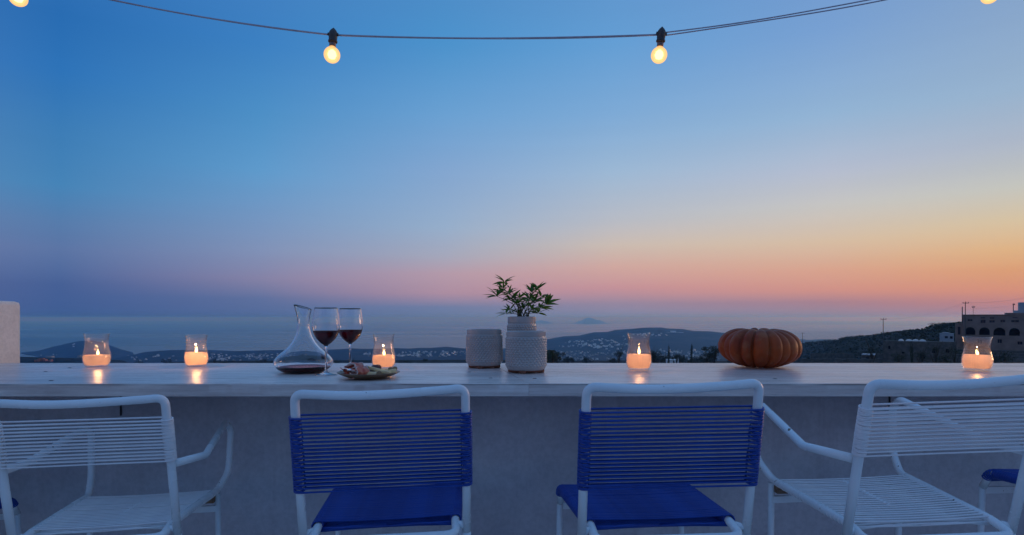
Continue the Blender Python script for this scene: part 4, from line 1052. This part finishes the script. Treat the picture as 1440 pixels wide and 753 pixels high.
# ------------------------------------------------------------------ decanter
x, y = at(427, 523.7)
dec = thing('decanter', 'wide-bottomed glass wine decanter with a slanted lip, left of the wine glasses', 'decanter', (x, y, CT))
op = [(.060, 0), (.074, .003), (.092, .013), (.1045, .028), (.1065, .040), (.100, .053), (.084, .069), (.063, .087), (.047, .105), (.034, .126), (.0255, .148), (.0218, .172), (.0225, .198), (.0265, .222), (.0325, .244)]
sp = smooth_prof(op, 5); th = .0020
inn = [(a - th, b) for a, b in sp if b > .0075]
fullp = [(0, .004), (.045, .0015), (.055, 0)] + sp + [(sp[-1][0] - th * .5, sp[-1][1] + .0008)] + inn[::-1] + [(.050, .0055), (0, .0075)]
def slant(v):
    k = max(0, (v[2] - .17) / .074); return (v[0] - .0035 * k * k, v[1], v[2] + k * k * (-v[0]) * .30)
mb = MB(); mb.lathe(fullp, 56); mb.v = [slant(v) for v in mb.v]; mb.build('glass', M['crystal'], dec)
lev = .0215
wp = [(0, .0072), (.050, .0052)] + [(a - th + .0003, b) for a, b in sp if .0075 < b < lev]
rw = np.interp(lev, [b for a, b in sp], [a for a, b in sp]) - th + .0003
wp += [(rw, lev), (rw * .5, lev - .0003), (0, lev - .0003)]
mb = MB(); mb.lathe(wp, 56); mb.build('wine', M['wine'], dec)

def wine_glass(px, py, label, s=1.0):
    x, y = at(px, py); o = thing('wine_glass', label, 'wine glass', (x, y, CT))
    out = [(.0385, 0), (.0395, .0012), (.036, .0030), (.022, .0055), (.009, .0100), (.0045, .018), (.0038, .045), (.0036, .080), (.0042, .098), (.0075, .106), (.0185, .114), (.031, .127), (.0405, .143), (.0462, .160), (.0478, .174), (.0470, .192), (.0440, .215), (.0400, .2395)]
    sp = smooth_prof(out, 4); inn = [(max(0, a - .0011), b) for a, b in sp if b > .1125]
    full = [(0, .0006), (.03, .0003)] + sp + [(sp[-1][0] - .0005, sp[-1][1] + .0005)] + inn[::-1] + [(.008, .1105), (0, .1095)]
    mb = MB(); mb.lathe(full, 44); mb.build('glass', M['crystal'], o)
    L_ = .1575
    wp = [(0, .1093), (.008, .1103)] + [(a - .0009, b) for a, b in sp if .1125 < b < L_]
    rw = np.interp(L_, [b for a, b in sp], [a for a, b in sp]) - .0009
    wp += [(rw, L_), (rw * .96, L_ - .0006), (rw * .5, L_ - .0008), (0, L_ - .0008)]
    mb = MB(); mb.lathe(wp, 44); mb.build('wine', M['wine'], o)
    o.scale = (s, s, s); return o
wine_glass(458.5, 527.5, 'glass of red wine right beside the decanter, nearer the front')
wine_glass(492.5, 521.7, 'glass of red wine behind the left end of the food plate')

# ------------------------------------------------------------------ plate and food
px_, py_ = (518 - CX) / F * 2.045, 2.045
plate = thing('plate', 'round brown plate holding ham, olives and cheese', 'plate', (px_, py_, CT))
mb = MB(); pp = [(0, .0), (.055, .0), (.070, .004), (.088, .011), (.1035, .0185), (.1045, .0200), (.1030, .0208), (.086, .0145), (.066, .0075), (.05, .0052), (0, .005)]
mb.lathe(pp, 48); mb.v = [(a * (1 + .015 * math.sin(3 * math.atan2(b, a))), b * (1 + .015 * math.sin(3 * math.atan2(b, a))), c) for a, b, c in mb.v]
mb.build('dish', M['plate'], plate)
def fp(px, dy, z): return Vector(((px - CX) / F * (2.045 + dy), 2.045 + dy, CT + z * 1.12 + .003))
def ham(px, dy, z, rz, s, label, seed):
    """a folded, ruffled slice with a rim of fat"""
    r = random.Random(seed); mb = MB(); n, mm = 18, 7; th = .0011
    for side in (0, 1):
        v = []; f = []
        for i in range(n):
            t = i / (n - 1); a = -1.5 + t * 3.9
            for j in range(mm):
                w_ = (j / (mm - 1) - .5) * .036
                rad = .0145 + .003 * math.sin(a * 2 + seed) + side * th
                ruf = .0025 * math.sin(j * 1.7 + i * .5 + seed)
                v.append((math.cos(a) * rad * 1.25 + .006 * t, w_ * (1 + .15 * math.sin(i)), math.sin(a) * rad * .8 + ruf + .010))
        for i in range(n - 1):
            for j in range(mm - 1): f.append((i * mm + j, i * mm + j + 1, (i + 1) * mm + j + 1, (i + 1) * mm + j))
        mb.add(v, f, 0)
        if side == 0:
            for q in (0, mm - 1): mb.tube([v[i * mm + q] for i in range(n)], .0015, 6, m=1)
    o = mb.build('ham_slice', [M['ham'], M['fat']]); o.location = fp(px, dy, z); o.rotation_euler = (r.uniform(-.2, .2), r.uniform(-.3, .3), rz); s *= 1.28; o.scale = (s, s, s)
    return tag(o, label, 'ham')
ham(488, -.005, .010, .5, 1.05, 'leftmost folded slice of dark red ham on the plate', 1)
ham(483, -.035, .009, 1.2, .75, 'small curled ham slice at the left rim of the plate', 2)
ham(499, -.012, .014, -.5, 1.1, 'orange-pink folded ham slice standing highest on the plate', 3)
ham(506, -.045, .008, -.8, .95, 'pale pink ham slice lying toward the front middle of the plate', 4)
ham(495, -.055, .007, .1, .8, 'ham slice with white fat at the front left of the plate', 5)
def olive(px, dy, z, s, label, seed, mt='olive'):
    r = random.Random(seed); mb = MB(); n = 10; prof = [(math.sin(math.pi * i / n) * (.009 if mt == 'olive' else .010), -math.cos(math.pi * i / n) * .0115) for i in range(n + 1)]
    prof[0] = (0, -.0115); prof[-1] = (0, .0115); mb.lathe(prof, 16)
    mb.v = [tuple(Vector(v) * (1 + .07 * math.sin(v[0] * 900 + seed) * math.cos(v[1] * 700))) for v in mb.v]
    o = mb.build('olive', M[mt]); o.location = fp(px, dy, z); o.rotation_euler = (1.2 + r.uniform(-.4, .4), r.uniform(0, 3), r.uniform(0, 3)); o.scale = (s * 1.12,) * 3
    return tag(o, label, 'olive')
for k, (a_, b_, c_, s_, l_) in enumerate([(509, .010, .022, 1.0, 'dark olive touching the orange ham'), (514, .022, .023, .95, 'dark olive at the back of the plate beside the ham'), (516.5, -.004, .026, 1.0, 'topmost dark olive in the middle of the plate'), (513, -.018, .019, 1.05, 'dark olive low in the middle, before the topmost one'), (519.5, .006, .014, .9, 'dark olive half under the cheese sticks'), (526.5, .030, .026, 1.0, 'dark olive left of the wax jar, behind the cheese'), (531, .028, .027, 1.05, 'reddish olive rightmost of all, before the candle'), (524, .012, .017, .85, 'small dark olive between the two groups')]):
    olive(a_, b_, c_, s_, l_, k)
def stick(px, dy, z, L_, w_, rz, tilt, label, mt='cheese', name='cheese_stick', cat='cheese'):
    mb = MB(); L_ *= 1.12; w_ *= 1.2; mb.box(-L_ / 2, L_ / 2, -w_ / 2, w_ / 2, -w_ * .4, w_ * .4)
    r = random.Random(int(px)); mb.v = [(a + r.uniform(-.002, .002), b + r.uniform(-.001, .001), c + r.uniform(-.001, .001)) for a, b, c in mb.v]
    o = mb.build(name, M[mt], None, True, .0012); o.location = fp(px, dy, z); o.rotation_euler = (0, tilt, rz); return tag(o, label, cat)
stick(530, -.010, .0235, .056, .011, -.15, .22, 'long pale cheese stick lying highest, pointing right')
stick(526, -.040, .0135, .044, .012, .1, .02, 'pale green-white cheese stick at the front middle')
stick(539, -.022, .0175, .050, .011, -.35, .10, 'yellow cheese stick crossing under the highest one')
stick(544, -.004, .0165, .042, .012, .15, -.05, 'short cheese stick toward the right rim')
stick(536, .028, .0175, .046, .011, .3, -.04, 'cheese stick behind the others, next to the candle')
stick(551, -.012, .0185, .026, .013, .7, -.12, 'stubby cheese piece at the right rim of the plate')
for k, (a_, b_, c_, l_) in enumerate([(549, .022, .0215, 'brown walnut piece at the right back of the plate'), (533, -.045, .0145, 'brown walnut piece at the front of the plate'), (555, .004, .0245, 'brown walnut piece touching the right rim')]):
    o = olive(a_, b_, c_, .75, l_, k + 30, 'nut'); o.name = 'walnut_piece'; o['category'] = 'nut'

# ------------------------------------------------------------------ ceramic pots
def pot(px, Y, r_, h, label, feet=True, dim=True):
    x = (px - CX) / F * Y; o = thing('ceramic_pot', label, 'pot', (x, Y, CT), (0, 0, .3))
    z0 = .010 if feet else 0.0
    n = 270; rows = 110; v = []; f = []
    prof = []
    nd = 34; pitch = 2 * math.pi / nd
    for j in range(rows + 1):
        t = j / rows; z = z0 + .004 + t * (h - z0 - .004)
        rr_ = r_ * (1 - .06 * max(0, 1 - t / .10) ** 2) * (1 - .012 * t)
        for i in range(n):
            a = 2 * math.pi * i / n; k = 0
            if dim and .05 < t < .86:
                rh = .0088; best = 9
                fade = min(1, (t - .05) / .05, (.86 - t) / .04)
                ri0 = math.floor((z - z0) / rh)
                for ri in (ri0, ri0 + 1):
                    q = a / pitch + .5 * (ri % 2); dx = (q - round(q)) * pitch * r_; dz = (z - z0) - ri * rh
                    best = min(best, dx * dx + dz * dz)
                k = max(0, 1 - best / .0052 ** 2) ** .7 * .0038 * fade
            if .86 < t < .89: k = -.0012
            v.append(((rr_ + k) * math.cos(a), (rr_ + k) * math.sin(a), z))
    for j in range(rows):
        for i in range(n):
            l = (i + 1) % n; f.append((j * n + i, j * n + l, (j + 1) * n + l, (j + 1) * n + i))
    mb = MB(); mb.add(v, f); rt = r_ * .988
    mb.lathe([(0, z0), (r_ * .90, z0), (r_ * .94, z0 + .004)], n)
    mb.lathe([(rt, h), (rt - .0015, h + .002), (rt - .004, h + .0018), (rt - .006, h - .002), (rt - .007, z0 + .01), (0, z0 + .008)], n)
    mb.build('body', M['ceramic'], o)
    if feet:
        for k in range(4):
            a = math.pi / 4 + k * math.pi / 2 + .25
            m2 = MB(); m2.lathe([(0, 0), (.012, 0), (.014, .004), (.015, .0101)], 12); m2.build('foot', M['terracotta'], o, loc=(r_ * .74 * math.cos(a), r_ * .74 * math.sin(a), 0))
        m2 = MB(); m2.lathe([(0, .0035), (r_ * .80, .0035), (r_ * .84, .0098)], 32); m2.build('base_ring', M['terracotta'], o)
    return o, x
pot(681, 2.475, .0725, .155, 'empty dimpled white ceramic pot, left of the pair')
pot(739.8, 2.262, .0748, .152, 'larger dimpled white ceramic pot standing in front of the plant')
bp, bx = pot(733.6, 2.475, .0585, .2065, 'tall narrow pale pot that holds the leafy plant', False, True)
mb = MB(); mb.lathe([(0, .190), (.03, .189), (.051, .186)], 24); mb.build('soil', M['soil'], bp)

# plant: star-like clusters of narrow leaves
plant = thing('leafy_plant', 'green plant with narrow pointed leaves in star clusters', 'plant', (bx, 2.475, CT + .186))
def leaf_mesh(mt, w=.15):
    mb = MB(); n = 6; v = []; f = []
    for i in range(n + 1):
        t = i / n; ww = w * (math.sin(math.pi * t ** .75) ** .9) * .5 if 0 < t < 1 else .004; zz = -.22 * t * t
        v += [(t, -ww, zz + ww * .35), (t, 0, zz), (t, ww, zz + ww * .35)]
    for i in range(n):
        f += [(i * 3, i * 3 + 1, i * 3 + 4, i * 3 + 3), (i * 3 + 1, i * 3 + 2, i * 3 + 5, i * 3 + 4)]
    mb.add(v, f); return mb.mesh('leaf', mt)
LF = [leaf_mesh(M['leaf'], .21), leaf_mesh(M['leaf'], .25), leaf_mesh(M['leaf_young'], .22)]
pr_ = random.Random(12); stems = MB()
CL = [(710, 397.5, .02, 8, 1.05), (707, 406, -.02, 6, .8), (699, 417, -.01, 9, 1.15), (705, 411.5, .03, 5, .8), (716, 414, -.03, 6, .9), (719, 421, .02, 7, 1.0), (726, 428, -.03, 7, 1.0), (731, 420, .01, 5, .9), (717, 437, .0, 5, .8), (711, 442, -.05, 4, .8), (748, 411.5, .0, 7, 1.0), (756, 407.5, .02, 6, .95), (744, 421, -.03, 6, .95), (752, 425, .03, 7, 1.0), (761, 418, -.01, 7, 1.05), (768, 429, .01, 9, 1.15), (760, 434, -.03, 7, 1.0), (748, 435, -.05, 6, .9), (736, 434, .03, 6, .85), (728, 440, .03, 5, .8), (757, 441, .0, 5, .8)]
for (qx, qy, dy, nl, s_) in CL:
    c = P(qx, qy, 2.475 + dy) - plant.location
    root = Vector((pr_.uniform(-.03, .03), pr_.uniform(-.03, .03), 0))
    mid = root.lerp(c, .55) + Vector((-.2 * c.x, 0, .015)); pts = [root, root.lerp(mid, .6), mid, mid.lerp(c, .5) + Vector((0, 0, .002)), c]
    stems.tube(pts, [.0020, .0018, .0016, .0012, .0008], 6)
    for k in range(3):
        t = .45 + .2 * k; b_ = mid.lerp(c, t - .2) if k else mid; a = pr_.uniform(0, 6.28)
        q = Vector((math.cos(a), math.sin(a), .5)).to_track_quat('X', 'Z'); o = link('leaf', LF[k % 2], plant, b_); o.rotation_euler = q.to_euler(); L_ = pr_.uniform(.028, .040); o.scale = (L_, L_, L_)
    out_dir = (c - Vector((0, 0, -.02))).normalized()
    nl += 3
    for k in range(nl):
        a = 2 * math.pi * k / nl + pr_.uniform(-.3, .3); el = pr_.uniform(-.5, .95)
        d_ = Vector((math.cos(a), math.sin(a) * .8, el)) + out_dir * .45; d_.normalize()
        L_ = pr_.uniform(.038, .056) * s_
        q = d_.to_track_quat('X', 'Z') @ Euler((pr_.uniform(-.8, .8), 0, 0)).to_quaternion()
        o = link('leaf', pr_.choice(LF[:2] * 3 + LF[2:]), plant, c + d_ * .002); o.rotation_euler = q.to_euler(); o.scale = (L_, L_, L_)
stems.build('stem', M['stem'], plant)

# ------------------------------------------------------------------ pumpkin
pk_y = 2.50; pk = thing('pumpkin', 'squat ribbed orange pumpkin on the counter', 'pumpkin', ((1067 - CX) / F * pk_y, pk_y, CT + .002))
rp = random.Random(4); bounds = []; a = 0; widths = [rp.uniform(.55, 1.5) for _ in range(15)]; tw = sum(widths)
for w_ in widths: bounds.append(a); a += w_ / tw * 2 * math.pi
bounds.append(2 * math.pi); lobe = [rp.uniform(.92, 1.06) for _ in widths]
na, nt = 300, 54; v = []; f = []; R0, H0 = .160, .086
for j in range(1, nt):
    t = math.pi * j / nt                       # 0 top, pi bottom
    for i in range(na):
        a = 2 * math.pi * i / na; k = max(q for q in range(15) if bounds[q] <= a + 1e-9); k = min(k, 14)
        u = (a - bounds[k]) / (bounds[k + 1] - bounds[k]); prof = (4 * u * (1 - u)) ** .42
        depth = .13 * (math.sin(t) ** .6) * (1.0 if bounds[k + 1] - bounds[k] > .3 else .8)
        cr = math.sin(t) ** .82
        cq = cr if t < math.pi / 2 else math.sin(t) ** 1.12
        rad = R0 * cq * ((1 - depth) + depth * prof) * (1 + (lobe[k] - 1) * prof)
        z = H0 * math.copysign(abs(math.cos(t)) ** .85, math.cos(t))
        dip = math.exp(-(cr / .30) ** 2); z -= dip * (.036 if z > 0 else -.022)
        z *= 1 + .10 * (lobe[k] - 1) * prof * 6 * (1 if z > 0 else 0)
        z += (prof - 1) * .012 * abs(math.cos(t)) * (1 if z > 0 else -1) * min(1, cr * 2)
        v.append((rad * math.cos(a), rad * math.sin(a), z))
v.append((0, 0, H0 - .045)); v.append((0, 0, -H0 + .03)); T_, B_ = len(v) - 2, len(v) - 1
for j in range(nt - 2):
    for i in range(na):
        l = (i + 1) % na; f.append((j * na + i, j * na + l, (j + 1) * na + l, (j + 1) * na + i))
for i in range(na):
    l = (i + 1) % na; f.append((T_, l, i)); f.append((B_, (nt - 2) * na + i, (nt - 2) * na + l))
zmin = min(q[2] for q in v); mb = MB(); mb.add([(q[0], q[1], q[2] - zmin) for q in v], f)
mb.build('body', M['pumpkin'], pk)
mb = MB(); zt_ = H0 - .045 - zmin; mb.tube([(0, 0, zt_ - .004), (.001, 0, zt_ + .012), (.004, .002, zt_ + .024)], [.013, .009, .008], 9); mb.build('stem', M['wood_bare'], pk)
pk.rotation_euler = (rd(-2), rd(0), rd(200))

# ------------------------------------------------------------------ string of lights
SY = 2.3
strg = thing('string_lights', 'string of round warm bulbs on a brown cable hung across the sky', 'string lights', (0, 0, 0))
def sp_(px, py, D=SY): return P(px, py, D)
nodes = [(-160, -90), (27, -30), (468, 49.5), (928, 49), (1395, -34), (1560, -90)]
sags = [4, 8, 5, 6, 4]
mb = MB(); mb2 = MB(); prev = None
for k in range(len(nodes) - 1):
    a_, b_ = sp_(*nodes[k]), sp_(*nodes[k + 1]); sg = sags[k] / F * SY; pts = []; pts2 = []
    for i in range(25):
        t = i / 24; p = a_.lerp(b_, t) - Vector((0, 0, sg * 4 * t * (1 - t))); tw_ = t * 9 + k; gp = .0011 if k < 2 else (.0012 + .001 * t if k == 2 else .0060)
        pts.append(p + Vector((0, gp * .3 * math.cos(tw_), gp * (.8 + .2 * math.sin(tw_))))); pts2.append(p - Vector((0, gp * .3 * math.cos(tw_), gp * (.8 + .2 * math.sin(tw_)))))
    mb.tube(pts, .0024, 7); mb2.tube(pts2, .0024, 7)
mb.build('cable', M['cable'], strg); mb2.build('cable', M['cable'], strg)
def bulb_mat(nm='lit_globe', c=(1, .58, .24), st=1.35, f=.62):
    """frosted lit globe: light leaves the whole shell, strongest where the filament stands behind it"""
    m, N, L, out = mat(nm)
    tr = N.new('ShaderNodeBsdfTransparent'); tr.inputs[0].default_value = (1, .86, .6, 1)
    em = N.new('ShaderNodeEmission'); em.inputs[0].default_value = (*c, 1); em.inputs[1].default_value = st
    mx = N.new('ShaderNodeMixShader'); mx.inputs[0].default_value = f
    L.new(tr.outputs[0], mx.inputs[1]); L.new(em.outputs[0], mx.inputs[2]); L.new(mx.outputs[0], out.inputs[0]); return m
M['lit_globe'] = bulb_mat(); M['filament'] = emit('filament', (1, .80, .45), 14); M['halo_shell'] = bulb_mat('halo_shell', (1, .78, .45), 1.6, .45)
def lamp(px, py, tilt, tz_=0, label=None):
    o = strg; base = sp_(px, py); Rm = Euler((tz_, tilt, 0))
    def prt(name, mesh_b, mt):
        q = mesh_b.build(name, mt, o, loc=base); q.rotation_euler = Rm; return q
    m1 = MB(); m1.lathe([(0, .030), (.004, .026), (.010, .020), (.0150, .012), (.0165, .004), (.0160, -.010), (.0148, -.018), (.0172, -.020), (.0172, -.026), (.0140, -.028), (0, -.028)], 20)
    m1.tube([(-.020, 0, .004), (0, 0, .001), (.020, 0, .004)], .0062, 8); holder = prt('lamp_socket', m1, M['dark_plastic'])
    m1 = MB(); m1.lathe([(0, -.0275), (.0128, -.0275), (.0128, -.034), (.0120, -.036), (.0128, -.038), (.0118, -.044), (0, -.044)], 18); prt('bulb_cap', m1, M['brass'])
    m1 = MB(); cz, r_ = -.0745, .0305; prof = [(.0115, -.0435)] + [(r_ * math.sin(t), cz + r_ * math.cos(t)) for t in np.linspace(.42, math.pi - .01, 16)]; prof[-1] = (0, cz - r_)
    m1.lathe(prof, 28); g_ = prt('bulb', m1, M['lit_globe'])
    m1 = MB(); m1.lathe([(0, cz - .017), (.012, cz - .012), (.0165, cz), (.013, cz + .012), (.005, cz + .019), (0, cz + .020)], 16); m1.build('filament', M['filament'], g_)
    m1 = MB(); m1.lathe([(0, cz - .025), (.016, cz - .020), (.0245, cz), (.019, cz + .017), (.008, cz + .026), (0, cz + .027)], 20); m1.build('halo_shell', M['halo_shell'], g_)  # added glowing shell, a halo blending the bright core into the globe
lamp(468.5, 50, 0.06); lamp(930, 49, .08, .15); lamp(27, -30, .05); lamp(1395, -34, .1)

# ------------------------------------------------------------------ sea haze
HAZE = 1.35e-4
hz_m = bpy.data.materials.new('sea_haze'); hz_m.use_nodes = True; nt_ = hz_m.node_tree; nt_.nodes.clear()
ho = nt_.nodes.new('ShaderNodeOutputMaterial'); pv = nt_.nodes.new('ShaderNodeVolumePrincipled')
pv.inputs['Color'].default_value = (.20, .50, 1, 1); pv.inputs['Absorption Color'].default_value = (1, 1, 1, 1); pv.inputs['Density'].default_value = HAZE; pv.inputs['Anisotropy'].default_value = 0.65
nt_.links.new(pv.outputs[0], ho.inputs['Volume'])
mb = MB(); mb.box(-57500, 57500, -57500, 57500, -420, 24)
hz_o = mb.build('haze', hz_m, None, False); tag(hz_o, 'thin blue evening haze over the sea and plain', 'haze', kind='stuff')
